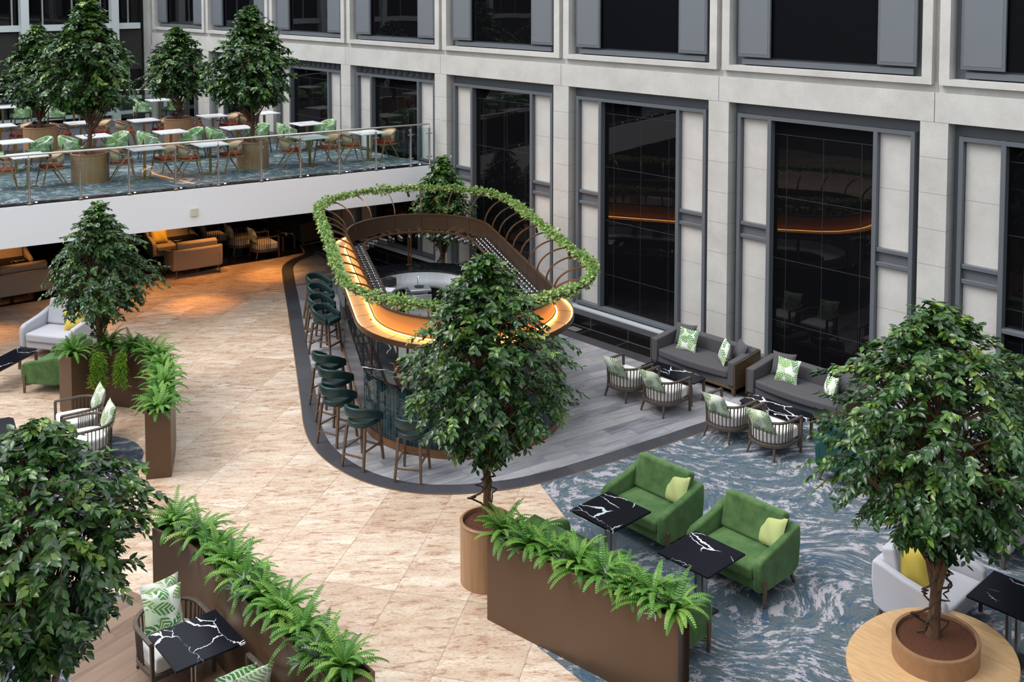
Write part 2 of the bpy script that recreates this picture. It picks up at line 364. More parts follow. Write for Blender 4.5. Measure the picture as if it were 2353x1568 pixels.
# ------------------------------------------------------------------ mesh helpers
class MB:
    def __init__(s): s.v = []; s.f = []
    def add(s, v, f):
        o = len(s.v); s.v += [tuple(p) for p in v]; s.f += [tuple(i + o for i in q) for q in f]; return s
    def box(s, c, d, rz=0, mat=None):
        x, y, z = (k / 2 for k in d)
        v = [Vector((a, b, e)) for a in (-x, x) for b in (-y, y) for e in (-z, z)]
        m = Matrix.Translation(c) @ (Matrix.Rotation(rz, 4, 'Z') if mat is None else mat)
        return s.add([m @ p for p in v], [(0, 1, 3, 2), (4, 6, 7, 5), (0, 4, 5, 1), (2, 3, 7, 6), (0, 2, 6, 4), (1, 5, 7, 3)])
    def bar(s, a, b, w, d=None, w2=None, d2=None):
        """tapered rectangular bar from a to b"""
        a, b = Vector(a), Vector(b); d = d or w; w2 = w2 or w; d2 = d2 or d
        ax = (b - a).normalized(); ref = Vector((0, 1, 0)) if abs(ax.y) < .95 else Vector((1, 0, 0))
        x = ref.cross(ax).normalized(); y = ax.cross(x)
        v = [a + x * i * w / 2 + y * j * d / 2 for i, j in ((-1, -1), (1, -1), (1, 1), (-1, 1))]
        v += [b + x * i * w2 / 2 + y * j * d2 / 2 for i, j in ((-1, -1), (1, -1), (1, 1), (-1, 1))]
        return s.add(v, [(3, 2, 1, 0), (4, 5, 6, 7), (0, 1, 5, 4), (1, 2, 6, 5), (2, 3, 7, 6), (3, 0, 4, 7)])
    def tube(s, pts, r, n=8, closed=False, rect=None, up=None):
        pts = [Vector(p) for p in pts]; K = len(pts); rings = []
        for i, p in enumerate(pts):
            a = pts[(i - 1) % K] if (closed or i > 0) else p; b = pts[(i + 1) % K] if (closed or i < K - 1) else p
            t = (b - a).normalized()
            ref = Vector(up) if up else Vector((0, 0, 1))
            if abs(t.dot(ref)) > .97: ref = Vector((1, 0, 0))
            x = t.cross(ref).normalized(); y = x.cross(t)
            rr = r[i] if isinstance(r, (list, tuple)) else r
            if rect: ring = [p + x * i_ * rect[0] / 2 + y * j * rect[1] / 2 for i_, j in ((-1, -1), (1, -1), (1, 1), (-1, 1))]
            else: ring = [p + x * rr * cos(2 * PI * k / n) + y * rr * sin(2 * PI * k / n) for k in range(n)]
            rings.append(ring)
        m = len(rings[0]); v = [q for g in rings for q in g]; f = []
        for i in range(K if closed else K - 1):
            j = (i + 1) % K
            for k in range(m): f.append((i * m + k, i * m + (k + 1) % m, j * m + (k + 1) % m, j * m + k))
        if not closed: f.append(tuple(range(m - 1, -1, -1))); f.append(tuple((K - 1) * m + k for k in range(m)))
        return s.add(v, f)
    def lathe(s, prof, n=32, c=(0, 0, 0), cap=False, sx=1, sy=1, rz=0):
        v = []; f = []
        for r, z in prof:
            for k in range(n):
                a = 2 * PI * k / n; x, y = r * cos(a) * sx, r * sin(a) * sy
                v.append((c[0] + x * cos(rz) - y * sin(rz), c[1] + x * sin(rz) + y * cos(rz), c[2] + z))
        for i in range(len(prof) - 1):
            for k in range(n): f.append((i * n + k, i * n + (k + 1) % n, (i + 1) * n + (k + 1) % n, (i + 1) * n + k))
        if cap: f.append(tuple(range(n - 1, -1, -1))); f.append(tuple((len(prof) - 1) * n + k for k in range(n)))
        return s.add(v, f)
    def prism(s, poly, z0, z1):
        n = len(poly)
        v = [(x, y, z0) for x, y in poly] + [(x, y, z1) for x, y in poly]
        f = [tuple(range(n - 1, -1, -1)), tuple(range(n, 2 * n))] + [(i, (i + 1) % n, n + (i + 1) % n, n + i) for i in range(n)]
        return s.add(v, f)
    def slabx(s, prof, x0, x1):
        """profile in YZ extruded along X"""
        n = len(prof)
        v = [(x0, y, z) for y, z in prof] + [(x1, y, z) for y, z in prof]
        f = [tuple(range(n)), tuple(range(2 * n - 1, n - 1, -1))] + [(i, n + i, n + (i + 1) % n, (i + 1) % n) for i in range(n)]
        return s.add(v, f)
    def build(s, name, m, parent=None, bev=0, smooth=True, seg=2, uv=None, sub=0, solid=0):
        me = bpy.data.meshes.new(name); me.from_pydata(s.v, [], s.f); me.update()
        o = bpy.data.objects.new(name, me); C.objects.link(o)
        if m: me.materials.append(M[m] if isinstance(m, str) else m)
        if smooth:
            me.polygons.foreach_set('use_smooth', [True] * len(me.polygons))
            try: me.set_sharp_from_angle(angle=R(38))
            except Exception: pass
        if solid:
            q = o.modifiers.new('solid', 'SOLIDIFY'); q.thickness = solid
        if bev:
            q = o.modifiers.new('bevel', 'BEVEL'); q.width = bev; q.segments = seg; q.limit_method = 'ANGLE'; q.angle_limit = R(40)
            if smooth: q.harden_normals = False
        if sub:
            q = o.modifiers.new('sub', 'SUBSURF'); q.levels = sub; q.render_levels = sub
        if uv:
            l = me.uv_layers.new(name='UVMap')
            for p in me.polygons:
                for li in p.loop_indices: l.data[li].uv = uv[me.loops[li].vertex_index]
        if parent: o.parent = parent
        return o
def raw(name, V, F, m, parent=None, attr=None, smooth=True):
    me = bpy.data.meshes.new(name)
    V = np.asarray(V, dtype=np.float32); me.from_pydata(V.tolist(), [], F.tolist() if hasattr(F, 'tolist') else F); me.update()
    if smooth: me.polygons.foreach_set('use_smooth', [True] * len(me.polygons))
    if attr is not None:
        a = me.attributes.new('rnd', 'FLOAT', 'POINT'); a.data.foreach_set('value', np.asarray(attr, dtype=np.float32))
    me.materials.append(M[m]); o = bpy.data.objects.new(name, me); C.objects.link(o)
    if parent: o.parent = parent
    return o
def tag(o, label=None, cat=None, group=None, kind=None):
    if label: o['label'] = label
    if cat: o['category'] = cat
    if group: o['group'] = group
    if kind: o['kind'] = kind
    return o
def thing(name, label, cat, loc=(0, 0, 0), rz=0, group=None):
    o = bpy.data.objects.new(name, None); o.empty_display_size = .1; C.objects.link(o)
    o.location = loc; o.rotation_euler = (0, 0, rz)
    return tag(o, label, cat, group)
def copy_tree(o, parent=None):
    c = o.copy(); C.objects.link(c)
    if parent: c.parent = parent
    for ch in list(o.children): copy_tree(ch, c)
    return c
PROTO = {}
def place(key, maker, loc, rz, label, group=None, scale=1):
    """first use builds the thing, later ones copy it with its parts"""
    if key not in PROTO: o = maker(); PROTO[key] = o
    else: o = copy_tree(PROTO[key])
    for k in ('group',):
        if k in o: del o[k]
    o.location = loc; o.rotation_euler = (0, 0, rz); o.scale = (scale,) * 3
    o['label'] = label
    if group: o['group'] = group
    return o
def struct(name, mb, m, parent=None, **kw):
    o = mb.build(name, m, parent, **kw)
    if not parent: o['kind'] = 'structure'
    return o
def face(dx, dy):      # rotation that turns local +Y to (dx,dy)
    return math.atan2(-dx, dy)
def cat_path(P, n=8, closed=False):
    """smooth curve through points"""
    P = [Vector(p) for p in P]; K = len(P); out = []
    for i in range(K if closed else K - 1):
        p0 = P[(i - 1) % K] if (closed or i > 0) else P[i]; p1 = P[i]; p2 = P[(i + 1) % K]
        p3 = P[(i + 2) % K] if (closed or i < K - 2) else p2
        for k in range(n):
            t = k / n
            out.append(.5 * ((2 * p1) + (p2 - p0) * t + (2 * p0 - 5 * p1 + 4 * p2 - p3) * t * t + (3 * p1 - p0 - 3 * p2 + p3) * t ** 3))
    if not closed: out.append(P[-1])
    return out

# ------------------------------------------------------------------ foliage
LEAF = np.array([[0, 0, 0], [.5, .32, .0], [-.5, .32, .0], [.36, .68, -.02], [-.36, .68, -.02], [0, 1, -.10], [0, .33, -.10], [0, .68, -.13]])
LEAF_F = np.array([[0, 1, 6, 6], [0, 6, 2, 2], [1, 3, 7, 6], [6, 7, 4, 2], [3, 5, 7, 7], [7, 5, 4, 4]])
def clean(F): return [tuple(dict.fromkeys(q)) for q in F.tolist()]
def scatter(pos, dirs, ups, L, W, tmpl=LEAF, tf=LEAF_F):
    """leaf template copies: dirs = midrib, ups = leaf normal"""
    d = dirs / (np.linalg.norm(dirs, axis=1, keepdims=True) + 1e-9)
    u = ups - (ups * d).sum(1, keepdims=True) * d; u /= (np.linalg.norm(u, axis=1, keepdims=True) + 1e-9)
    x = np.cross(d, u)
    T = tmpl[None]
    V = pos[:, None] + x[:, None] * (T[..., 0:1] * W[:, None, None]) + d[:, None] * (T[..., 1:2] * L[:, None, None]) + u[:, None] * (T[..., 2:3] * L[:, None, None])
    n, k = len(pos), len(tmpl)
    F = (tf[None] + (np.arange(n) * k)[:, None, None]).reshape(-1, tf.shape[1])
    return V.reshape(-1, 3), clean(F)
def unit(n):
    v = rng.normal(size=(n, 3)); return v / np.linalg.norm(v, axis=1, keepdims=True)
PROF = ([0, .1, .22, .4, .58, .75, .88, 1.0], [.50, .90, 1.0, .93, .74, .50, .30, .06])
def make_tree(name, label, loc, z_low, z_top, rad, trunk_r=.055, n_cl=420, leaf=.10, prof=PROF, group=None, squash=1., lean=(0, 0), forks=1, vines=3, vine_top=.9):
    """loc = trunk foot; z_low/z_top = crown limits above the foot"""
    root = thing(name, label, 'tree', loc, 0, group)
    # trunk
    pts = []; H = z_top * .86; n = 14
    ph = rng.uniform(0, 6)
    for i in range(n + 1):
        t = i / n
        pts.append((lean[0] * t + .035 * sin(ph + t * 7), lean[1] * t + .035 * cos(ph * 1.3 + t * 6), H * t))
    mb = MB().tube(pts, [trunk_r * (1.25 if i == 0 else 1) * (1 - .72 * i / n) for i in range(n + 1)], 9)
    for k in range(forks):
        a = rng.uniform(0, 6.28); b0 = pts[int(n * z_low / z_top * .55)]
        e = (b0[0] + cos(a) * rad * .45, b0[1] + sin(a) * rad * .45, z_low + (z_top - z_low) * .3)
        mid = ((b0[0] + e[0]) / 2 + .06, (b0[1] + e[1]) / 2, b0[2] + (e[2] - b0[2]) * .6)
        mb.tube(cat_path([b0, mid, e], 5), [trunk_r * (.62 - .045 * i) for i in range(11)], 7)
    TRK = mb.build('trunk', 'bark', root)
    vb = MB()
    for k in range(vines):
        ph = rng.uniform(0, 6.28); vp = []; zt = z_low * vine_top
        for i in range(30):
            t = i / 29; rr = trunk_r * 1.2 + (.045 + .07 * rng.random()) * (rng.random() < .42) * (1 - t * .4) + (.13 * max(0, .25 - abs(t - .25)) * 4 * (k % 2))
            a = ph + t * (5.5 + k)
            tp = pts[min(n, int(t * zt / H * n))]
            vp.append((tp[0] + rr * cos(a), tp[1] + rr * sin(a), .02 + t * zt))
        vb.tube(cat_path(vp, 2), .0095 + .003 * (k % 2), 5)
    if vines: vb.build('twining_vine', 'vine', TRK)
    # clusters
    lob = rng.uniform(0, 6.28, 5)
    t = rng.beta(1.15, 1.35, n_cl); a = rng.uniform(0, 2 * PI, n_cl)
    Rr = np.interp(t, prof[0], prof[1]) * rad
    Rr = Rr * (1 + .13 * np.sin(3 * a + lob[0] + 5 * t) + .09 * np.sin(5 * a + lob[1] - 9 * t) + .08 * np.sin(17 * t + lob[2] + a))
    q = np.sqrt(rng.uniform(.12, 1.18, n_cl)); rr = Rr * q
    z = z_low + t * (z_top - z_low)
    cen = np.stack([np.cos(a) * rr + lean[0] * t, np.sin(a) * rr * squash + lean[1] * t, z], 1)
    out = np.stack([np.cos(a), np.sin(a), np.zeros(n_cl)], 1)
    tw = out * .9 + unit(n_cl) * .45 + np.array([0, 0, 1]) * (t[:, None] * .9 - .38)
    tw /= np.linalg.norm(tw, axis=1, keepdims=True)
    K = 17; s = np.linspace(0, 1, K)
    Lt = rng.uniform(.26, .42, n_cl) * (rad / 1.15) ** .5
    P = cen[:, None] + tw[:, None] * ((s[None, :, None] - .75) * Lt[:, None, None]) - np.array([0, 0, 1]) * (s[None, :, None] ** 2 * .11)
    sd = np.cross(tw, np.array([0, 0, 1.])); sd /= np.linalg.norm(sd, axis=1, keepdims=True)
    alt = np.where(np.arange(K) % 2, 1, -1)
    D = tw[:, None] * .75 + sd[:, None] * alt[None, :, None] * .85 + np.array([0, 0, -.55]) + rng.normal(size=(n_cl, K, 3)) * .32
    U = np.array([0, 0, 1.]) + tw[:, None] * .35 + rng.normal(size=(n_cl, K, 3)) * .38
    n_l = n_cl * K
    L = rng.uniform(.70, 1.12, n_l) * leaf; W = L * .54
    V, F = scatter(P.reshape(-1, 3), D.reshape(-1, 3), U.reshape(-1, 3), L, W)
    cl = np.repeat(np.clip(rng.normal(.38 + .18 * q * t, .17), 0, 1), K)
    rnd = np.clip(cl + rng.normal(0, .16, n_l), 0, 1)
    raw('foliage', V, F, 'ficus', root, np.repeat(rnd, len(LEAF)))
    # branches and twigs
    bb = MB()
    for i in range(0, n_cl, 3):
        tz = max(.3 * z_low, cen[i][2] - .25 - .5 * rr[i]); k = min(n, max(0, int(tz / H * n)))
        p0 = Vector(pts[k]); p2 = Vector(P[i, 2]); p1 = (p0 + p2) / 2 + Vector((0, 0, .10))
        bb.tube([p0, p1, p2, Vector(P[i, 9]), Vector(P[i, 14])], [.016, .011, .006, .0035, .002], 4)
    bb.build('branches', 'bark', root)
    return root
def pot_parts(root, r, h, soil=.05, lip=.03, rimm='oak_rim', wallm='oak_pot', n=48):
    MB().lathe([(r * .93, 0), (r, .0), (r, h - .035)], n).build('pot', wallm, root); p_ = root.children[-1]; p_ = [c for c in root.children if c.name.startswith('pot')][-1]
    MB().lathe([(r + .004, h - .04), (r + .008, h - .012), (r - .005, h), (r - lip, h), (r - lip - .004, h - .12)], n).build('rim', rimm, p_)
    MB().lathe([(0.001, h - soil), (r - lip, h - soil)], n).build('soil', 'soil', p_)

def frond(az, el, L, W, npin, base=(0, 0, 0), curl=1.):
    """returns pos, dir, up, len, wid arrays of leaflets along an arching rachis"""
    P = []; x = 0; z = 0; e = el; st = L / npin; D2 = []
    for i in range(npin):
        x += st * cos(e); z += st * sin(e); e -= curl * 1.55 / npin * (.5 + i / npin)
        P.append((x, z, e))
    ca, sa = cos(az), sin(az); pos = []; dr = []; up = []; le = []
    for i, (x, z, e) in enumerate(P):
        t = (i + .5) / npin; l = W * (min(1, t * 4 + .35)) * (1 - t) ** .55 + .006
        fx, fz = cos(e), sin(e)
        for sgn in (-1, 1):
            pos.append((base[0] + x * ca, base[1] + x * sa, base[2] + z))
            dr.append((fx * ca * .35 - sgn * sa, fx * sa * .35 + sgn * ca, fz * .35 - .18))
            up.append((-fz * ca, -fz * sa, fx)); le.append(l)
    return pos, dr, up, le
PIN = np.array([[-.5, 0, 0], [.5, 0, 0], [.42, .6, .02], [0, 1, -.03], [-.42, .6, .02]]); PIN_F = np.array([[0, 1, 2, 3, 4]])
def make_fern(name, n=26, L=.42, W=.055, seed=0, mat='fern', el=(18, 86), npin=19, wmul=.80):
    r2 = random.Random(seed)
    root = thing(name, 'fern', 'fern')
    A = [[], [], [], []]; rn = []; st = MB()
    for i in range(n):
        az = 2 * PI * (i * .382) + r2.uniform(-.2, .2); e = R(r2.uniform(*el)); l = L * r2.uniform(.72, 1.12)
        fr = frond(az, e, l, W * r2.uniform(.85, 1.15), npin, (r2.uniform(-.03, .03), r2.uniform(-.03, .03), 0), r2.uniform(.7, 1.25))
        for k in range(4): A[k] += fr[k]
        c = min(1, max(0, r2.gauss(.5, .22))); rn += [min(1, max(0, c + r2.gauss(0, .06))) for _ in fr[0]]
        st.tube([(0, 0, -.02)] + fr[0][::6] + [fr[0][-1]], .0028, 3)
    sp = L / npin
    Le = np.array(A[3]); V, F = scatter(np.array(A[0]), np.array(A[1], float), np.array(A[2], float), Le, np.full(len(Le), sp * wmul), PIN, PIN_F)
    raw('fronds', V, F, mat, root, np.repeat(rn, 5))
    st.build('stems', mat, root)
    return root
def make_staghorn(name='staghorn_plant', seed=3):
    r2 = random.Random(seed); root = thing(name, 'x', 'plant'); P = []; D = []; U = []; L = []; W = []
    for i in range(12):
        az = i * 2.4; e = R(r2.uniform(10, 75)); p = Vector((0, 0, 0)); l = r2.uniform(.16, .26)
        d = Vector((cos(az) * cos(e), sin(az) * cos(e), sin(e)))
        P.append(p); D.append(d); U.append((-cos(az) * sin(e), -sin(az) * sin(e), cos(e))); L.append(l); W.append(.05)
        for s_ in (-1, 1):
            q = p + d * l * .6; dd = (d + Vector((-sin(az), cos(az), -.2)) * s_ * .7); P.append(q); D.append(dd); U.append((0, 0, 1)); L.append(l * .55); W.append(.025)
    V, F = scatter(np.array([tuple(p) for p in P]), np.array([tuple(d) for d in D]), np.array(U, float), np.array(L), np.array(W))
    raw('leaves', V, F, 'staghorn', root, np.repeat(rng.random(len(P)), len(LEAF)))
    MB().lathe([(.001, -.03), (.02, -.02), (.02, .03), (.001, .04)], 8).build('crown', 'moss', root)
    return root

# ------------------------------------------------------------------ soft furnishing helpers
def pillow_mb(w_=.45, h_=.45, t_=.15, n=14):
    """standing pillow: width X, height Z, thickness Y, foot at z=0"""
    mb = MB(); V = []; F = []
    for side in (1, -1):
        o = len(V)
        for j in range(n + 1):
            for i in range(n + 1):
                u = -1 + 2 * i / n; v = -1 + 2 * j / n
                k = ((1 - abs(u) ** 2.6) * (1 - abs(v) ** 2.6))
                y = side * t_ / 2 * max(0, k) ** .55
                x = u * w_ / 2 * (1 - .10 * (1 - v * v)); z = v * h_ / 2 * (1 - .10 * (1 - u * u))
                V.append((x, y * (1 + .12 * sin(5 * u + 3 * v)), z + h_ / 2))
        for j in range(n):
            for i in range(n):
                a = o + j * (n + 1) + i; q = (a, a + 1, a + n + 2, a + n + 1)
                F.append(q if side < 0 else q[::-1])
    return mb.add(V, F)
def pillow(mat, name='throw_cushion', w_=.45, h_=.45, t_=.16):
    def mk():
        o = pillow_mb(w_, h_, t_).build(name, mat); o['category'] = 'cushion'
        return o
    return mk
def put_pillow(key, mat, loc, rz, tilt, label, group=None, roll=0, size=.45):
    o = place(key, pillow(mat, 'throw_cushion', size, size, .36 * size), loc, 0, label, group)
    o.rotation_euler = (Matrix.Rotation(rz, 4, 'Z') @ Matrix.Rotation(tilt, 4, 'X') @ Matrix.Rotation(roll, 4, 'Y')).to_euler()
    return o
def rbox(c, d, name, mat, parent, bev=.03, rx=0, seg=3, rz=0):
    mb = MB().box((0, 0, 0), d); o = mb.build(name, mat, parent, bev=bev, seg=seg)
    o.location = c; o.rotation_euler = (rx, 0, rz); return o

# ------------------------------------------------------------------ furniture makers (front is +Y)
def make_slat_chair():
    t = thing('slatted_tub_chair', 'x', 'chair')
    def path(r, dy, z, zf=None, n=22):
        P = [(r, .33, zf if zf is not None else z)]
        P += [(r, .12 + dy, z if zf is None else z + (zf - z) * .6)]
        for i in range(n + 1):
            a = PI * i / n; P.append((r * cos(a), -.02 - r * .92 * sin(a) + dy, z))
        P += [(-r, .12 + dy, z if zf is None else z + (zf - z) * .6), (-r, .33, zf if zf is not None else z)]
        return P
    MB().tube(path(.335, 0, .225) + [], .02, rect=(.04, .055), closed=True).build('seat_frame', 'greywood', t, bev=.006)
    MB().tube(path(.355, 0, .61, .60), .02, rect=(.05, .032)).build('top_rail', 'greywood', t, bev=.008)
    sl = MB(); n = 21
    for i in range(n):
        s_ = i / (n - 1); a = -.30 + (PI + .60) * s_
        if a < 0: x, y = .335, -.02 + (-a) * .30
        elif a > PI: x, y = -.335, -.02 + (a - PI) * .30
        else: x, y = .335 * cos(a), -.02 - .335 * .92 * sin(a)
        k = .355 / .335
        sl.bar((x, y, .235), (x * k, (y + .02) * k - .02 if y < -.02 else y, .605), .02, .013)
    sl.build('slats', 'greywood', t, bev=.003, seg=1)
    for s_ in (-1, 1):
        MB().bar((s_ * .345, .32, 0), (s_ * .35, .32, .60), .034, .04, .04, .045).build('front_leg', 'greywood', t, bev=.005)
        MB().bar((s_ * .25, -.30, 0), (s_ * .215, -.24, .22), .026, .026, .042, .042).build('back_leg', 'greywood', t, bev=.005)
    P = [(.30, .33)] + [(.305, 0)] + [(.305 * cos(PI * i / 16), -.01 - .29 * sin(PI * i / 16)) for i in range(1, 16)] + [(-.305, 0), (-.30, .33)]
    MB().prism(P, .24, .43).build('seat_cushion', 'white_cushion', t, bev=.04, seg=4)
    return t
def make_sofa():
    W_, D_ = 1.98, .84
    t = thing('grey_sofa', 'x', 'sofa')
    MB().box((0, 0, .14), (W_ - .06, D_ - .06, .05)).build('plinth', 'walnut', t, bev=.006)
    for x in (-1, 1):
        for y in (-1, 1):
            MB().bar((x * (W_ / 2 - .07), y * (D_ / 2 - .07), 0), (x * (W_ / 2 - .06), y * (D_ / 2 - .06), .12), .04, .04, .07, .07).build('leg', 'walnut', t, bev=.004)
    rbox((0, .0, .225), (W_ - .08, D_ - .07, .13), 'base', 'grey_fabric', t, .015)
    for s_ in (-1, 1):
        pr = [(D_ / 2 - .005, .16), (D_ / 2 - .005, .615), (D_ / 2 - .3, .64), (-D_ / 2 + .02, .70), (-D_ / 2 + .02, .16)]
        MB().slabx(pr, s_ * (W_ / 2 - .025), s_ * (W_ / 2)).build('side_panel', 'sofa_shell', t, bev=.004, smooth=False)
        pr = [(D_ / 2, .19), (D_ / 2, .635), (D_ / 2 - .3, .66), (-D_ / 2 + .05, .72), (-D_ / 2 + .05, .19)]
        MB().slabx(pr, s_ * (W_ / 2 - .17), s_ * (W_ / 2 - .027)).build('armrest', 'grey_fabric', t, bev=.022, seg=3)
    MB().box((0, -D_ / 2 + .012, .43), (W_ - .05, .024, .54)).build('back_shell', 'sofa_shell', t, bev=.004)
    rbox((0, -D_ / 2 + .10, .49), (W_ - .30, .15, .48), 'backrest', 'grey_fabric', t, .04, R(-5))
    V = []; n = 12
    P = [(-W_ / 2 + .18, -D_ / 2 + .16)] + [(-W_ / 2 + .18 + (W_ - .36) * i / n, D_ / 2 - .02 + .07 * sin(PI * i / n)) for i in range(n + 1)] + [(W_ / 2 - .18, -D_ / 2 + .16)]
    MB().prism(P, .30, .45).build('seat_cushion', 'grey_fabric', t, bev=.035, seg=3)
    return t
def make_loveseat(fab, legm='walnut', W_=1.08, name='loveseat'):
    D_ = .90
    def mk():
        t = thing(name, 'x', 'armchair')
        prof0 = [(.44, .20), (.45, .46), (.43, .555), (.36, .60), (.20, .625), (-.05, .665), (-.30, .735), (-.40, .755), (-.45, .74), (-.455, .50), (-.42, .22), (-.30, .17), (.30, .17)]
        for s_ in (-1, 1):
            MB().slabx(prof0, s_ * (W_ / 2 - .11), s_ * (W_ / 2)).build('armrest', fab, t, bev=.035, seg=4)
        rbox((0, -.385, .47), (W_ - .16, .13, .54), 'back_shell', fab, t, .04, R(4))
        rbox((0, .02, .245), (W_ - .20, .76, .13), 'base', fab, t, .03)
        rbox((0, .09, .385), (W_ - .27, .70, .15), 'seat_cushion', fab, t, .035)
        rbox((0, -.265, .675), (W_ - .235, .17, .46), 'back_cushion', fab, t, .035, R(14))
        for s_ in (-1, 1):
            MB().bar((s_ * (W_ / 2 + .005), .36, 0), (s_ * (W_ / 2 + .012), .36, .36), .028, .045, .028, .055).bar((s_ * (W_ / 2 + .0), .33, .16), (s_ * (W_ / 2 - .1), .22, .17), .03, .05).build('front_leg', legm, t, bev=.005)
            MB().bar((s_ * (W_ / 2 - .06), -.40, 0), (s_ * (W_ / 2 - .10), -.34, .19), .03, .03, .045, .045).build('back_leg', legm, t, bev=.005)
        return t
    return mk
def make_square_table(top='black_marble', S=.74, H=.72, name='square_table', legs='twin'):
    def mk():
        t = thing(name, 'x', 'table')
        MB().box((0, 0, H - .012), (S, S, .024)).build('tabletop', top, t, bev=.003, smooth=False)
        if legs == 'twin':
            MB().box((-.05, 0, H / 2), (.035, .09, H - .03)).box((.05, 0, H / 2), (.035, .09, H - .03)).build('pedestal', 'steel', t, bev=.004)
            MB().box((0, 0, .012), (.30, .30, .02)).build('foot', 'black', t, bev=.004)
            MB().box((0, 0, H - .035), (.3, .3, .02)).build('top_plate', 'black', t)
        else:
            MB().box((0, 0, H / 2), (.055, .055, H - .03)).build('pedestal', 'brass', t, bev=.004)
            MB().box((0, 0, .012), (.42, .06, .02)).box((0, 0, .012), (.06, .42, .02)).build('foot', 'brass', t, bev=.004)
            MB().box((0, 0, H - .03), (.25, .25, .012)).build('top_plate', 'brass', t)
        return t
    return mk
def make_coffee_table():
    t = thing('coffee_table', 'x', 'table')
    a, b, c = .61, .235, .09
    P = [(-a + c, -b), (a - c, -b), (a, -b + c * .7), (a, b - c * .7), (a - c, b), (-a + c, b), (-a, b - c * .7), (-a, -b + c * .7)]
    MB().prism(P, .40, .42).build('tabletop', 'black_marble', t, bev=.004, smooth=False)
    MB().box((0, -b + .05, .375), (2 * a - .16, .03, .045)).box((0, b - .05, .375), (2 * a - .16, .03, .045)).build('apron', 'walnut', t, bev=.004)
    for x in (-1, 1):
        for y in (-1, 1):
            MB().tube(cat_path([(x * (a - .16), y * (b - .05), .378), (x * (a - .09), y * (b - .05), .372), (x * (a - .055), y * (b - .05), .33), (x * (a - .05), y * (b - .05), 0)], 4), .02, rect=(.035, .05), up=(0, 1, 0)).build('leg', 'walnut', t, bev=.005)
    return t
def make_stool():
    t = thing('bar_stool', 'x', 'stool')
    P = [(.205, .25), (-.205, .25), (-.225, .10)] + [(-.225 * cos(PI * i / 18), -.02 - .235 * sin(PI * i / 18)) for i in range(19)] + [(.225, .10)]
    MB().prism(P, .64, .735).build('seat', 'dark_leather', t, bev=.03, seg=4)
    V = []; F = []; n = 40; m = 8
    for i in range(n + 1):
        th = R(-135 + 270 * i / n); k = abs(th) / R(135)
        zc = .893 - .165 * max(0, (k - .34) / .66) ** 1.4; hh = .082 - .014 * k; rr = .252
        if abs(th) <= PI / 2: x, y = rr * sin(th), -.02 - rr * cos(th)
        else: x, y = rr * (1 if th > 0 else -1) * (1 - .10 * (abs(th) - PI / 2)), -.02 + (abs(th) - PI / 2) * .27
        nx, ny = (sin(th), -cos(th)) if abs(th) <= PI / 2 else ((1 if th > 0 else -1), 0)
        for j in range(m):
            a = 2 * PI * j / m + PI / m; ca, sa = cos(a), sin(a)
            q = .033 * (abs(ca) ** .6) * (1 if ca > 0 else -1); z = hh * (abs(sa) ** .6) * (1 if sa > 0 else -1)
            V.append((x + nx * q, y + ny * q, zc + z))
    for i in range(n):
        for j in range(m): F.append((i * m + j, i * m + (j + 1) % m, (i + 1) * m + (j + 1) % m, (i + 1) * m + j))
    F.append(tuple(range(m - 1, -1, -1))); F.append(tuple(n * m + j for j in range(m)))
    MB().add(V, F).build('backrest', 'dark_leather', t, bev=.008)
    for x in (-1, 1):
        for y in (-1, 1):
            MB().bar((x * .205, y * .265 - .01, 0), (x * .170, y * .185, .65), .034, .034, .044, .044).build('leg', 'walnut', t, bev=.004)
    MB().box((0, .242, .22), (.38, .024, .034)).build('footrest', 'walnut', t, bev=.003)
    for x in (-1, 1): MB().bar((x * .192, .235, .29), (x * .192, -.235, .29), .022, .032).build('stretcher', 'walnut', t, bev=.003)
    MB().bar((-.19, -.25, .20), (.19, -.25, .20), .022, .032).build('stretcher', 'walnut', t, bev=.003)
    return t
def make_wicker():
    t = thing('cane_back_armchair', 'x', 'chair')
    def pt(a, r, z): return (r * sin(a), -r * cos(a) * .95, z)
    P = [(.285, .17, .64)] + [pt(R(95) - R(190) * i / 18, .285, .655 + .115 * max(0, cos(R(95) - R(190) * i / 18)) ** .7) for i in range(19)] + [(-.285, .17, .64)]
    MB().tube(P, .02, rect=(.045, .03)).build('arm_rail', 'chairwood', t, bev=.007)
    V = []; F = []; n = 20
    for i in range(n + 1):
        a = R(-78) + R(156) * i / n; zt = .65 + .115 * max(0, cos(a)) ** .7
        V += [pt(a, .255, .50 - .0 * abs(a)), pt(a, .272, zt - .01)]
    for i in range(n): F.append((2 * i, 2 * i + 2, 2 * i + 3, 2 * i + 1))
    MB().add(V, F).build('cane_back', 'cane', t, solid=.012)
    MB().tube([pt(R(-80) + R(160) * i / 14, .256, .495) for i in range(15)], .012, rect=(.024, .026)).build('lower_rail', 'chairwood', t, bev=.003)
    MB().box((0, .03, .405), (.50, .48, .04)).build('seat_frame', 'chairwood', t, bev=.01)
    rbox((0, .03, .445), (.45, .43, .05), 'seat_pad', 'red', t, .022)
    for s_ in (-1, 1):
        MB().bar((s_ * .285, .15, .645), (s_ * .27, .30, 0), .038, .038, .026, .026).build('front_leg', 'chairwood', t, bev=.004)
        MB().bar((s_ * .283, .13, .645), (s_ * .27, -.27, 0), .036, .036, .026, .026).build('back_leg', 'chairwood', t, bev=.004)
    return t
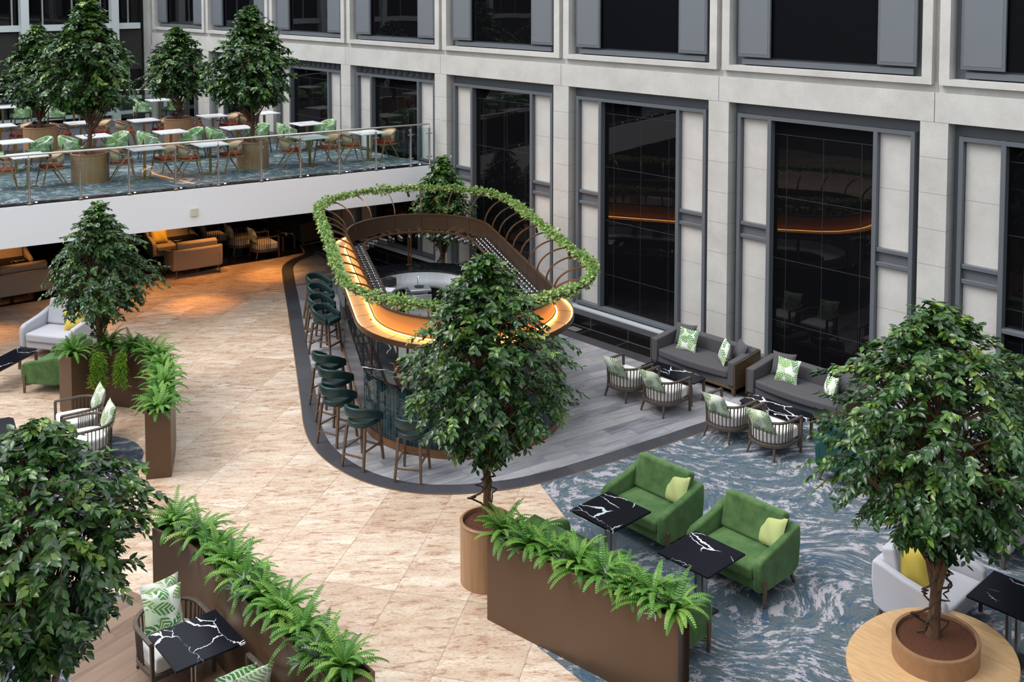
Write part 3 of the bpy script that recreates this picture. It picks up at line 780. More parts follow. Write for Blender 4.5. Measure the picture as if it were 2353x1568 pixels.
def make_tub():
    t = thing('leaf_print_tub_chair', 'x', 'chair')
    V = []; F = []; n = 26; m = 10
    for i in range(n + 1):
        th = R(-112 + 224 * i / n); k = abs(th) / R(112)
        zt = .80 - .17 * max(0, (k - .25) / .75) ** 1.3; zb = .36; rr = .275
        x, y = rr * sin(th), -rr * cos(th)
        if k > .8: y += (k - .8) * .15
        nx, ny = sin(th), -cos(th)
        for dx, z in ((-.0, zb), (.05, zb + .02), (.075, zt - .06), (.06, zt - .01), (.025, zt), (-.01, zt - .02), (-.02, zt - .08), (-.03, .45)):
            V.append((x + nx * dx, y + ny * dx, z))
    m = 8
    for i in range(n):
        for j in range(m): F.append((i * m + j, (i + 1) * m + j, (i + 1) * m + (j + 1) % m, i * m + (j + 1) % m))
    F.append(tuple(range(m))); F.append(tuple(n * m + j for j in range(m - 1, -1, -1)))
    MB().add(V, F).build('shell', 'palm_chair', t, bev=.01)
    P = [(.25, .27), (-.25, .27)] + [(-.25 * cos(PI * i / 14), .02 - .25 * sin(PI * i / 14)) for i in range(15)]
    MB().prism(P, .37, .48).build('seat_cushion', 'palm_chair', t, bev=.03, seg=3)
    MB().box((0, .0, .345), (.46, .46, .035)).build('seat_frame', 'greywood', t, bev=.005)
    for x in (-1, 1):
        MB().bar((x * .25, .26, 0), (x * .235, .22, .36), .026, .026, .042, .042).build('front_leg', 'greywood', t, bev=.004)
        MB().bar((x * .25, -.30, 0), (x * .265, -.20, .62), .026, .026, .032, .032).build('back_leg', 'greywood', t, bev=.004)
    return t

# ================================================================== SETTING
JX = [-7.76 - 4.275 * k for k in range(-3, 8)]       # pillar centre lines
YP, YF, YG = 16.62, 16.80, 16.90
def flat(name, poly, z, m, uv=None):
    mb = MB(); mb.v = [(x, y, z) for x, y in poly]; mb.f = [tuple(range(len(poly)))]
    return tag(mb.build(name, m, smooth=False), kind='structure')
def poly_ccw(P):
    a = sum(P[i][0] * P[(i + 1) % len(P)][1] - P[(i + 1) % len(P)][0] * P[i][1] for i in range(len(P)))
    return P if a > 0 else P[::-1]
flat('floor', [(-42, -8), (5, -8), (5, 17.2), (-42, 17.2)], 0, 'floor_marble')

# bar platform: dark border with thin brass edge, grey wood tiles inside
OUT = [(-25.9, 15.75), (-25.13, 15.38), (-24.81, 14.75), (-24.3, 14.2), (-23.36, 13.65), (-21.35, 12.58), (-18.7, 11.15), (-16.17, 9.78), (-15.1, 9.2), (-14.33, 8.9), (-13.6, 8.78),
       (-12.87, 8.82), (-12.22, 9.05), (-11.73, 9.42), (-11.33, 9.95), (-10.965, 10.74), (-10.70, 12.01), (-10.41, 13.85), (-10.12, 16.08)]
OUT = [(p.x, p.y) for p in cat_path([(x, y, 0) for x, y in OUT], 6)]
def offset(P, d):
    o = []
    for i in range(len(P)):
        a = Vector(P[max(0, i - 1)]); b = Vector(P[min(len(P) - 1, i + 1)]); t = (b - a).normalized()
        o.append((P[i][0] - t.y * d, P[i][1] + t.x * d))
    return o
def ribbon(name, A, B, z, m, thick=0):
    mb = MB(); n = len(A); s_ = 0; uv = []
    for i in range(n):
        if i: s_ += math.dist(A[i], A[i - 1])
        uv += [(s_, 0.), (s_, 1.)]
        mb.v += [(*A[i], z), (*B[i], z)]
    mb.f = [(2 * i, 2 * i + 2, 2 * i + 3, 2 * i + 1) for i in range(n - 1)]
    return tag(mb.build(name, m, uv=uv, smooth=False), kind='structure')
INN = offset(OUT, .29)
inner = [p for p in INN if p[1] < 15.8]
flat('floor', inner + [(-10.43, 15.79), (-25.4, 15.79)], .004, 'grey_planks')
ribbon('trim_1', OUT, INN, .007, 'border')
ribbon('trim_1', [(-10.2, 15.79), (-25.9, 15.79)], [(-10.2, 16.08), (-25.9, 16.08)], .006, 'border')
ribbon('trim_2', offset(OUT, -.012), OUT, .009, 'brass_line')
flat('trim_2', [(-25.9, 16.075), (-6, 16.075), (-6, 16.085), (-25.9, 16.085)], .010, 'brass_line')
flat('floor', [(-25.9, 16.085), (4, 16.085), (4, 16.6), (-25.9, 16.6)], .005, 'black_tile')
jm = MB()
for k in range(22): jm.box((-6.7 - k * 1.069, 16.29, .0065), (.006, .42, .002))
tag(jm.build('trim_3', 'socket', smooth=False), kind='structure')
# swirled carpets
flat('floor', [(-10.955, 10.735), (-9.83, 10.22), (-9.2, 8.9), (-8.2, 8.0), (-6.5, 7.85), (-6.2, 7.55), (-5.6, 7.0), (-3, 5.2), (4, 5.2), (4, 16.08), (-10.12, 16.08), (-10.41, 13.85), (-10.70, 12.01)], .005, 'carpet')
RUG = [(-18.2, 5.6), (-17.75, 6.25), (-16.975, 6.70), (-16.55, 6.85), (-16.15, 6.83), (-15.84, 6.69), (-15.16, 6.25), (-14.66, 5.91), (-14.1, 5.3), (-14.2, 4), (-15.5, 2.8), (-17.5, 3), (-18.4, 4.4)]
RUG = [(p.x, p.y) for p in cat_path([(x, y, 0) for x, y in RUG], 5, True)]
flat('floor', RUG[::-1], .006, 'carpet_dark')
flat('floor', [(-12.35, 5.0), (-12.29, 4.70), (-11.52, 4.045), (-11.2, 3.87), (-9.5, 2.4), (-7, .3), (-7, -3), (-16, -3), (-14, 3.2)], .006, 'carpet_dark')
flat('floor', [(-12.42, 5.06), (-12.29, 4.70), (-11.52, 4.045), (-11.2, 3.87), (-9.5, 2.4), (-7, .3), (-6, 5.2), (-11.9, 5.22)], .007, 'brown_planks')
# dark glossy floor under the balcony
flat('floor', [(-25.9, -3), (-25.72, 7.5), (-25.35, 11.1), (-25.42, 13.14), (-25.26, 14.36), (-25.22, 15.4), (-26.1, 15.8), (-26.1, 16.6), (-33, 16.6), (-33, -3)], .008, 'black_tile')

# --- stone facade on the right
wb = MB(); pb = MB()
for k in range(len(JX) - 1):
    a, b = JX[k + 1] + .006, JX[k] - .006
    wb.box(((a + b) / 2, YP + .25, 5.51), (b - a, .5, .48))
    a += .055; b -= .055
    for x0, x1, z0, z1 in ((a, b, 5.88, 5.985), (a, a + .17, 5.985, 9.4), (b - .17, b, 5.985, 9.4)):
        wb.box(((x0 + x1) / 2, YP + .15, (z0 + z1) / 2), (x1 - x0, .3, z1 - z0))
wb.box(((JX[0] + JX[-1]) / 2, YP + .33, 7.6), (JX[0] - JX[-1], .42, .0)) if 0 else None
for x in JX:
    wb.box((x, YP + .30, 7.6), (.34, .30, 3.7))
for k in range(len(JX) - 1): wb.box(((JX[k] + JX[k + 1]) / 2, YP + .33, 5.83), (4.28, .42, .18))
wb.box((JX[-1] - .42, YP + .2, 4.7), (.60, .4, 9.4))
wall = struct('wall_back', wb, 'stone', smooth=False)
for x in JX: MB().box((x, YP + .25, 2.63), (.472, .5, 5.27)).build('pillar', 'stone_block', wall, smooth=False)
MB().box(((JX[0] + JX[-1]) / 2, 17.3, 4.7), (JX[0] - JX[-1] + 1.5, .3, 9.6)).build('backing', 'dark_wall', wall, smooth=False)
# plinth and ledge
P = [(16.49, 0), (16.49, .265), (16.50, .275), (16.585, .335), (16.66, .335), (16.66, 0)]
pl = struct('baseboard_back', MB().slabx(P, -26.5, 4), 'black_tile', smooth=False)
MB().box((-11.2, 16.71, .352), (30.4, .26, .03)).build('ledge', 'light_ledge', pl, smooth=False)
gj = MB()
for k in range(22): gj.box((-6.7 - k * 1.069, 16.489, .135), (.006, .004, .265))
gj.box((-11.2, 16.489, .262), (30, .004, .003)).box((-11.2, 16.486, .008), (30, .008, .006)); gj.build('joint', 'socket', pl, smooth=False)

def make_bay(i, cx, vents=False, door=False):
    t = thing('window_%d' % i, None, None, (cx, 0, 0)); t['kind'] = 'structure'
    fr = MB()
    fr.box((0, YF + .12, 2.80), (3.81, .10, 4.94))
    for s_ in (-1, 1):
        fr.box((s_ * 1.73, YF + .0, 2.73), (.075, .16, 4.66)).box((s_ * 1.06, YF + .0, 2.73), (.08, .16, 4.66))
        fr.box((s_ * 1.395, YF + .01, 2.945), (.60, .13, .07)).box((s_ * 1.395, YF + .01, 2.70), (.60, .13, .07)).box((s_ * 1.395, YF + .05, 2.82), (.60, .08, .2))
    fr.box((0, YF, 5.02), (3.53, .161, .07)).box((0, YF, .44), (3.53, .161, .075)).box((0, YF + .04, .38), (3.81, .1, .06))
    if door: fr.box((0, YF, 2.04), (2.05, .15, .07)).box((.35, YF, 1.2), (.07, .15, 1.62))
    fr.build('frame', 'grey_frame', t, smooth=False, bev=.004, seg=1)
    if vents:
        for k in range(14): MB().lathe([(.035, .0), (.085, .0), (.085, .03), (.07, .04), (.045, .02), (.035, .01)], 14).build('vent_nozzle', 'grey_frame', t)
        vs = [c for c in t.children if c.name.startswith('vent')]
        for k, c in enumerate(vs): c.rotation_euler = (R(90), 0, 0); c.location = (-1.72 + k * .265, YF + .07, 5.17)
    for s_ in (-1, 1):
        MB().box((s_ * 1.395, YF + .05, 1.575), (.58, .06, 2.19)).build('stone_panel', 'stone_panel', t, smooth=False)
        MB().box((s_ * 1.395, YF + .05, 3.98), (.58, .06, 2.0)).build('stone_panel', 'stone_panel', t, smooth=False)
    MB().box((0, YF + .075, 2.73), (2.04, .04, 4.52)).build('glass', 'dark_glass', t, smooth=False)
    g = MB()
    for z in (4.73, 3.56, 2.38, 1.19): g.box((0, YF + .053, z), (2.04, .006, .009))
    for x in (-.75, 0, .75): g.box((x, YF + .054, 2.60), (.006, .004, 4.26))
    g.build('pane_joint', 'pane_joint', t, smooth=False)
    # upper window
    t2 = thing('window_%d' % (i + 20), None, None, (cx, 0, 0)); t2['kind'] = 'structure'
    MB().box((0, YF + .10, 7.7), (3.81, .1, 3.46)).box((0, YF - .0, 6.06), (3.4, .1, .10)).build('frame', 'grey_frame', t2, smooth=False)
    MB().box((0, YF + .03, 7.85), (2.2, .06, 3.4)).build('glass', 'dark_glass', t2, smooth=False)
    for s_ in (-1, 1):
        sh = MB().box((s_ * 1.42, YF - .06, 7.85), (.70, .05, 3.4)).build('shutter', 'grey_frame', t2, smooth=False, bev=.004)
        MB().box((s_ * 1.42, YF - .085, 7.88), (.60, .008, 3.34)).build('shutter_panel', 'grey_panel', sh, smooth=False)
for i in range(len(JX) - 1):
    make_bay(i + 1, (JX[i] + JX[i + 1]) / 2, vents=(JX[i] < -20), door=(i == 2))
# atrium walls behind and beside the viewpoint
struct('wall_front', MB().box((-17, -8.2, 4.7), (46, .4, 9.4)), 'grey_panel', smooth=False)
struct('wall_right', MB().box((5.2, 4.4, 4.7), (.4, 25.2, 9.4)), 'grey_panel', smooth=False)

# --- glazed facade at the far left
XL = -38.5
fl = MB()
for y in (12.32, 15.5, 9.1, 5.9, 2.7, -.5): fl.box((XL + .1, y, 4.7), (.28, .27, 9.4))
for z in (6.0, 3.30, 2.75): fl.box((XL, 4.6, z), (.2, 23.8, .22 if z > 5 else .12))
fw = struct('wall_left', fl, 'white_metal', smooth=False)
MB().box((XL - .2, 4.6, 4.7), (.1, 24.6, 9.4)).build('glazing', 'dark_glass', fw, smooth=False)
m2 = MB()
for k in range(24): m2.box((XL - .1, 16.1 - k * 1.03, 7.8), (.07, .06, 3.4))
for k in range(24): m2.box((XL - .1, 16.1 - k * 1.03, 4.0), (.07, .05, 1.3))
m2.build('mullions', 'steel', fw, smooth=False)
MB().box((XL - .11, 4.6, 5.1), (.06, 24, 1.5)).build('spandrel_panels', 'dark_wall', fw, smooth=False)

# --- balcony
def edge_x(y, off=0.): return -22.86 + .2035 * (y - 6.767) - off
def far_x(y): return -35.56 + .387 * (y - 12.59)
ZB = 2.92
bal = struct('balcony_floor', MB().prism(poly_ccw([(edge_x(-7), -7), (edge_x(16.6), 16.6), (far_x(16.6), 16.6), (far_x(-7), -7)]), 2.55, ZB), 'dark_wall', smooth=False)
MB().prism(poly_ccw([(edge_x(-7, .02), -7), (edge_x(16.6, .02), 16.6), (edge_x(16.6, .24), 16.6), (edge_x(-7, .24), -7)]), ZB, ZB + .012).build('edge_stone', 'black_tile', bal, smooth=False)
MB().prism(poly_ccw([(edge_x(-7, .24), -7), (edge_x(16.6, .24), 16.6), (edge_x(16.6, 5.6), 16.6), (edge_x(-7, 5.6), -7)]), ZB, ZB + .008).build('carpet', 'carpet', bal, smooth=False)
MB().prism(poly_ccw([(edge_x(-7, 5.6), -7), (edge_x(16.6, 5.6), 16.6), (far_x(16.6), 16.6), (far_x(-7), -7)]), ZB, ZB + .006).build('stone_tiles', 'border', bal, smooth=False)
fas = struct('balcony_fascia', MB().prism(poly_ccw([(edge_x(-7, -.04), -7), (edge_x(16.5, -.04), 16.5), (edge_x(16.5, .16), 16.5), (edge_x(-7, .16), -7)]), 2.05, ZB - .015), 'white_paint', smooth=False)
struct('ceiling', MB().prism(poly_ccw([(edge_x(-7, .16), -7), (edge_x(16.5, .16), 16.5), (-33, 16.5), (-33, -7)]), 2.5, 2.55), 'ceiling_dark', smooth=False)
struct('wall_left', MB().box((-32, 4.8, 1.25), (.2, 23.4, 2.5)), 'dark_wall', smooth=False)
ul = MB()
for k in range(14):
    y = 16.3 - k * .98 - .0
    o = MB().lathe([(.001, .0), (.018, .0), (.026, -.006)], 12).build('deck_light', 'uplight')
    o.location = (edge_x(y, .12), y, ZB + .021); tag(o, 'small round light set in the balcony edge stone, %s from the wall end' % (['first', 'second', 'third', 'fourth', 'fifth', 'sixth', 'seventh', 'eighth', 'ninth', 'tenth', 'eleventh', 'twelfth', 'thirteenth', 'fourteenth'][k]), 'light', 'floor lights along the balcony edge')

def balustrade(pts, zf, label, H=1.04, glass=True, ext=None):
    t = thing('glass_balustrade', label, 'railing')
    a, b = Vector((*pts[0], 0)), Vector((*pts[-1], 0)); d = (b - a).normalized()
    e0 = a - d * 1.0 if ext else a
    MB().tube([(e0.x, e0.y, zf + H), (b.x, b.y, zf + H)], .024, 12).build('handrail', 'steel', t)
    for i, p in enumerate(pts):
        mb = MB().lathe([(.055, 0), (.055, .012), (.026, .014), (.024, .02), (.024, H - .10), (.006, H - .09), (.006, H - .02)], 12, (*p, zf))
        mb.build('post', 'steel', t)
        for z in (.20, .80):
            for s_ in (-1, 1):
                q = Vector((*p, 0)) + d * s_ * .05
                MB().lathe([(.001, -.016), (.03, -.014), (.032, 0), (.03, .014), (.001, .016)], 10, (q.x, q.y, zf + z)).build('glass_clamp', 'chrome', t)
    P = ([e0] if ext else []) + [Vector((*p, 0)) for p in pts]
    for p, q in zip(P, P[1:]):
        m_ = (p + q) / 2; l = (q - p).length - .08; rz = math.atan2(d.y, d.x)
        MB().box((m_.x, m_.y, zf + .52), (l, .012, .86), rz).build('glass_pane', 'rail_glass', t, smooth=False)
    return t
balustrade([(-22.75, 7.32), (-22.55, 8.3), (-22.35, 9.28), (-22.15, 10.26), (-21.96, 11.2), (-21.76, 12.18), (-21.57, 13.12), (-21.37, 14.08), (-21.18, 15.04), (-20.99, 15.97), (-20.89, 16.5)], ZB + .012, 'steel post and glass railing along the front edge of the balcony', ext=True)
balustrade([(far_x(y) + .12, y) for y in (6.6, 8.2, 9.8, 11.4, 13.0, 14.6, 15.9)], ZB, 'steel post and glass railing at the far side of the balcony, behind the trees')
o = MB().box((0, 0, 0), (.05, .17, .19)).build('wall_sensor_box', 'cream', bev=.012); o.location = (-21.98 + .0, 10.95, 2.36); o.rotation_euler = (0, 0, R(-11.5))
tag(o, 'small cream square box fixed on the white balcony fascia', 'box')
o.location = (edge_x(10.62, -.07), 10.62, 2.385)
o = MB().box((0, 0, 0), (.03, .26, .13)).build('exit_sign', 'exit_green', bev=.004); o.location = (-23.2, 9.9, 2.12)
o.rotation_euler = (0, 0, R(-11.5)); tag(o, 'green lit sign hanging just under the balcony soffit', 'sign')

# ================================================================== BAR
AX, BX = Vector((.882, -.471, 0)), Vector((.471, .882, 0))
BC = 3.72
def W2(a, b, z=0): v = AX * a + BX * b; return (v.x, v.y, z)
def stad(r, c0=-21.85, c1=-17.5, n=28, bc=BC):
    P = []
    for i in range(n + 1): th = -PI / 2 + PI * i / n; P.append((c1 + r * cos(th), bc + r * sin(th)))
    for i in range(1, 9): P.append((c1 + (c0 - c1) * i / 9, bc + r))
    for i in range(n + 1): th = PI / 2 + PI * i / n; P.append((c0 + r * cos(th), bc + r * sin(th)))
    for i in range(1, 9): P.append((c0 + (c1 - c0) * i / 9, bc - r))
    return P
def spath(r, z, c0=-21.85, c1=-17.5, n=28): return [W2(a, b, z) for a, b in stad(r, c0, c1, n)]
def ring_solid(r0, r1, z0, z1, c0=-21.85, c1=-17.5):
    A = stad(r0, c0, c1); B = stad(r1, c0, c1); n = len(A); mb = MB()
    for P, z in ((A, z0), (B, z0), (B, z1), (A, z1)): mb.v += [W2(a, b, z) for a, b in P]
    for i in range(n):
        j = (i + 1) % n
        for k in range(4):
            l = (k + 1) % 4; mb.f.append((k * n + i, l * n + i, l * n + j, k * n + j)[::-1])
    return mb
def wall_band(r, z0, z1, lo, hi, c0=-21.85, c1=-17.5, n=28):
    """vertical band over a slice lo..hi of the stadium path indexes, with uv in metres"""
    P = stad(r, c0, c1, n); P = (P + P)[lo:hi]; mb = MB(); uv = []; s_ = 0
    for i, (a, b) in enumerate(P):
        if i: s_ += math.dist(P[i], P[i - 1])
        mb.v += [W2(a, b, z0), W2(a, b, z1)]; uv += [(s_, z0), (s_, z1)]
    mb.f = [(2 * i, 2 * i + 2, 2 * i + 3, 2 * i + 1) for i in range(len(P) - 1)]
    return mb, uv
bar = thing('island_bar', 'long rounded island bar with black marble top and dark teal tiled end', 'bar counter')
NS = len(stad(1))
ring_solid(1.12, 1.78, 1.062, 1.10).build('countertop', 'bar_marble', bar, bev=.006, smooth=False)
ring_solid(1.66, 1.70, .0, 1.062).build('core', 'black', bar, smooth=False)
mb, uv = wall_band(1.715, .13, 1.062, 0, 29); mb.build('tiled_end', 'bar_tile', bar, uv=uv)
mb, uv = wall_band(1.72, .13, 1.062, 37, 66); mb.build('tiled_end', 'bar_tile', bar, uv=uv)
mb, uv = wall_band(1.72, .0, 1.062, 65, NS + 1); mb.build('side_panel', 'bar_side', bar, uv=uv)
mb, uv = wall_band(1.72, .0, 1.062, 28, 38); mb.build('side_panel', 'bar_side', bar, uv=uv)
ring_solid(1.68, 1.735, 0.01, .13).build('kick_plate', 'kick', bar, smooth=True)
for s0, s1 in ((0, 29), (37, 66)):
    P = [W2(a, b, 1.052) for a, b in stad(1.722)[s0:s1]]
    MB().tube(P, .005, 4).build('brass_trim', 'brass_line', bar)
# back worktops
ring_solid(.62, 1.12, .86, .90).build('worktop', 'inox', bar, smooth=False)
ring_solid(1.10, 1.118, .90, 1.06).build('splashback', 'inox', bar, smooth=False)
ring_solid(.66, 1.10, .06, .86).build('under_counter_units', 'black', bar, smooth=False)
for a in (-22.4, -21.9): MB().box(W2(a, BC - .0, .45), (.04, .5, .8), R(-28)).build('unit_divider', 'inox', bar, smooth=False)
MB().box(W2(-22.28, BC + .05, .88), (.42, .46, .06), R(-28)).build('sink_unit', 'inox', bar, bev=.01)
MB().lathe([(.001, .0), (.09, .0), (.11, .012)], 20, W2(-22.32, BC + .05, .912)).build('basin', 'black', bar)
MB().tube(cat_path([W2(-22.5, BC + .05, .9), W2(-22.5, BC + .05, 1.08), W2(-22.42, BC + .05, 1.12), W2(-22.36, BC + .05, 1.04)], 5), .012, 8).build('tap', 'chrome', bar)
struct('floor', MB().prism(poly_ccw([W2(a, b)[:2] for a, b in stad(.66)]), .012, .016), 'inox', smooth=False)
def small(name, label, cat, mb, m, loc=None, group=None, **kw):
    o = mb.build(name, m, **kw); tag(o, label, cat, group)
    if loc: o.location = loc
    return o
small('receipt_printer', 'black box printer on the far steel worktop inside the bar', 'printer', MB().box((0, 0, .085), (.2, .22, .17)), 'black', W2(-22.62, BC - .55, .902), bev=.01)
small('menu_sheet', 'white paper sheet lying on the worktop inside the bar', 'paper', MB().box((0, 0, .002), (.21, .30, .003), R(35)), 'white_paint', W2(-22.3, BC - .62, .902))
small('till_screen', 'dark till screen by the left side of the bar', 'screen', MB().box((0, 0, .17), (.32, .03, .24), R(30)).box((0, 0, .03), (.12, .12, .06)), 'black', W2(-21.75, BC - .98, .902), bev=.006)
small('beer_keg', 'steel keg standing inside the bar under the worktop', 'keg', MB().lathe([(.001, 0), (.13, 0), (.14, .03), (.13, .06), (.145, .1), (.145, .3), (.13, .34), (.14, .37), (.13, .40), (.001, .40)], 20), 'keg', W2(-21.8, BC + .12, .02))
for k in range(9):
    a, b = -21.2 + (k % 3) * .09, BC - .82 - (k // 3) * .09
    small('spirit_bottle', 'small clear bottle in the cluster beside the till', 'bottle', MB().lathe([(.001, 0), (.032, 0), (.032, .15), (.012, .19), (.012, .25), (.001, .25)], 10), 'wine_glass' if k % 3 else 'copper', W2(a, b, .902), 'bottles beside the till')
for k in range(6):
    small('copper_cup', 'copper cup standing in a row near the front counter', 'cup', MB().lathe([(.001, 0), (.03, 0), (.042, .13), (.038, .13), (.028, .01)], 12), 'copper', W2(-17.0 + .11 * k, BC - 1.25, 1.102), 'copper cups on the front counter')

# canopy
can = thing('bar_canopy', 'bronze oval canopy above the bar with curved ribs and glowing tray', 'canopy')
C0, C1 = -21.98, -17.33
ring_solid(1.535, 1.55, 1.885, 2.24, C0, C1).build('band', 'brown_metal', can)
MB().tube(spath(1.55, 2.25, C0, C1), .02, rect=(.05, .03), closed=True).build('top_rail', 'bronze', can)
MB().tube(spath(1.545, 1.92, C0, C1), .02, rect=(.05, .03), closed=True).build('bottom_rail', 'bronze', can)
M['tray'] = plain('warm_bronze_tray', (.56, .33, .14), .45, .25)
M['tray_face'] = plain('warm_bronze_band', (.50, .25, .085), .4, .3)
ring_solid(1.555, 1.88, 1.875, 1.89, C0, C1).build('tray', 'tray', can)
ring_solid(1.552, 1.556, 1.93, 2.235, C0, C1).build('band_outer_face', 'tray_face', can)
ring_solid(1.865, 1.885, 1.84, 1.925, C0, C1).build('tray_lip', 'bronze', can)
MB().tube(spath(1.585, 1.915, C0, C1), .009, 6, closed=True).build('light_strip', 'led', can)
MB().tube(spath(1.848, 1.900, C0, C1), .007, 6, closed=True).build('light_strip', 'led', can)
tj = MB(); S = stad(1.0, C0, C1)
RC0, RC1 = -22.2, -17.1; RR = 2.17; ZR = 2.70
def along(r, c0, c1, step, r2=None, d0=None, d1=None):
    """points and matching outer points equally spaced along the inner path"""
    L1 = c1 - c0; per = [('c', c1), ('s', 1), ('c', c0), ('s', -1)]; out = []
    la = PI * r
    n = max(2, round(la / step))
    for i in range(n): th = -PI / 2 + PI * (i + .5) / n; out.append(((c1 + r * cos(th), BC + r * sin(th)), (d1 + r2 * cos(th), BC + r2 * sin(th))))
    m = max(1, round(L1 / step))
    for i in range(m):
        t = (i + .5) / m; out.append(((c1 - L1 * t, BC + r), (d1 - (d1 - d0) * t, BC + r2)))
    for i in range(n): th = PI / 2 + PI * (i + .5) / n; out.append(((c0 + r * cos(th), BC + r * sin(th)), (d0 + r2 * cos(th), BC + r2 * sin(th))))
    for i in range(m):
        t = (i + .5) / m; out.append(((c0 + L1 * t, BC - r), (d0 + (d1 - d0) * t, BC - r2)))
    return out
RIBS = along(1.55, C0, C1, .60, RR, RC0, RC1)
for (a, b), (c, d) in RIBS:
    P = []
    for k in range(13):
        t = PI / 2 * k / 12; f = 1 - cos(t); P.append(W2(a + (c - a) * f, b + (d - b) * f, 2.25 + (ZR - 2.25) * sin(t)))
    u = Vector((c - a, d - b)).normalized()
    MB().tube([W2(a, b, 2.24)] + P, .011, rect=(.022, .034), up=(AX.x, AX.y, 0)).bar(W2(a - u.x * .012, b - u.y * .012, 1.93), W2(a - u.x * .012, b - u.y * .012, 2.25), .026, .02).build('rib', 'bronze', can)
jj = MB()
for (a, b), (c, d) in RIBS:
    u = Vector((c - a, d - b)).normalized(); jj.bar(W2(a, b, 1.8905), W2(a + u.x * .31, b + u.y * .31, 1.8905), .006, .004)
jj.build('tray_joints', 'bronze', can)
MB().tube(spath(RR, ZR, RC0, RC1, 40), .02, 8, closed=True).build('upper_ring', 'bronze', can)
MB().tube(spath(1.19, 1.93, C0, C1), .02, rect=(.045, .035), closed=True).build('glass_rail', 'bronze', can)
cr = MB(); sh = MB()
for a in (-22.9, -22.3, -21.7, -17.6, -17.0, -16.6):
    pass
for k in range(10):
    a = C0 + .15 + (C1 - C0 - .3) * k / 9
    for s_ in (-1, 1):
        cr.bar(W2(a, BC + s_ * 1.18, 1.925), W2(a, BC + s_ * 1.54, 1.925), .022, .03)
for th in (100, 127, 153, 180, 207, 233, 260):
    t = R(th); cr.bar(W2(C0 + 1.18 * cos(t), BC + 1.18 * sin(t), 1.925), W2(C0 + 1.54 * cos(t), BC + 1.54 * sin(t), 1.925), .022, .03)
for th in (-70, -35, 0, 35, 70):
    t = R(th); cr.bar(W2(C1 + 1.18 * cos(t), BC + 1.18 * sin(t), 1.925), W2(C1 + 1.54 * cos(t), BC + 1.54 * sin(t), 1.925), .022, .03)
cr.build('cross_bars', 'bronze', can)
for k in range(9):
    a = C0 + .15 + (C1 - C0 - .3) * (k + .5) / 9
    for s_ in (-1, 1):
        for q in (-.11, .11): sh.box(W2(a + q, BC + s_ * 1.36, 1.905), (.035, .34, .008), R(-28.1) + 0)
sh.build('rack_slats', 'bronze', can)
pts = [(-17.3, BC - 1.62), (-18.5, BC - 1.62), (-20.0, BC - 1.62), (-21.6, BC - 1.62), (-23.47, BC), (-22.3, BC + 1.55), (-19.6, BC + 1.6), (-17.4, BC + 1.6), (-15.95, BC - .2), (-16.35, BC - 1.15)]
for a, b in pts:
    MB().bar(W2(a, b, 1.10), W2(a, b, 1.90), .028).box(W2(a, b, 1.106), (.10, .10, .01), R(-28)).build('post', 'bronze', can)
for a, b in ((-23.12, BC), (-22.1, BC - 1.14), (-20, BC - 1.16), (-17.4, BC - 1.16), (-22.1, BC + 1.14), (-19.7, BC + 1.16), (-17.4, BC + 1.16)):
    MB().bar(W2(a, b, 1.10), W2(a, b, 1.92), .024).box(W2(a, b, 1.106), (.08, .08, .01), R(-28)).build('post', 'bronze', can)
# garland of ivy on the upper ring
G = [W2(a, b, ZR + .02) for a, b in stad(RR - .05, RC0, RC1, 60)]; G = np.array(G)
seg = np.linalg.norm(np.roll(G, -1, 0) - G, axis=1); cum = np.concatenate([[0], np.cumsum(seg)]); NI = 15000
u = np.sort(rng.uniform(0, cum[-1], NI)); idx = np.searchsorted(cum, u, side='right') - 1; idx = np.clip(idx, 0, len(G) - 1)
fr = (u - cum[idx]) / seg[idx]; base = G[idx] + (np.roll(G, -1, 0)[idx] - G[idx]) * fr[:, None]
thk = .072 + .030 * np.sin(u * 2.3) * np.sin(u * 5.1 + 1) + .02 * np.sin(u * 11)
offv = unit(NI) * thk[:, None] * rng.uniform(.4, 1.35, NI)[:, None]; offv[:, 2] *= .8
IV = np.array([[0, 0, 0], [.30, .08, 0], [.24, .32, .02], [.52, .52, -.04], [.22, .62, .02], [0, 1, -.06], [-.22, .62, .02], [-.52, .52, -.04], [-.24, .32, .02], [-.30, .08, 0]])
IVF = np.array([[0, 1, 2, 8, 9], [2, 3, 4, 4, 4], [2, 4, 6, 8, 8], [6, 7, 8, 8, 8], [4, 5, 6, 6, 6]])
Ls = rng.uniform(.04, .07, NI)
V, F = scatter(base + offv, offv + unit(NI) * .06 - np.array([0, 0, .015]), offv * 1.2 + np.array([0, 0, .09]) + unit(NI) * .05, Ls, Ls * .95, IV, IVF)
ga = thing('ivy_garland', 'green ivy garland wound along the upper ring of the bar canopy', 'garland')
raw('ivy_leaves', V, F, 'ivy', ga, np.repeat(np.clip(rng.normal(.5, .26, NI), 0, 1), 10))
MB().tube([tuple(p) for p in G], .012, 5, closed=True).build('stem', 'vine', ga)
# spot lamps under the ring
def spotm():
    t = thing('spot_lamp', 'x', 'lamp')
    o = MB().lathe([(.001, .12), (.028, .12), (.030, 0), (.026, 0), (.024, .02)], 14).build('housing', 'black', t)
    MB().lathe([(.001, .012), (.023, .012)], 14).build('lens', 'bulb', o); return t
for k, (x, y, lb) in enumerate([(-19.45, 12.35, 'at the left end of the ivy ring'), (-19.6, 14.85, 'at the far end of the ivy ring, nearest the balcony'), (-14.95, 14.55, 'under the right side of the ivy ring, the farther of two'), (-13.1, 13.6, 'under the right side of the ivy ring, the nearer of two'), (-11.6, 11.62, 'at the near right end of the ivy ring')]):
    o = place('spot', spotm, (x, y, 2.52), 0, 'black cylindrical spot lamp ' + lb)
    o.rotation_euler = (R(25), R(10), 0)
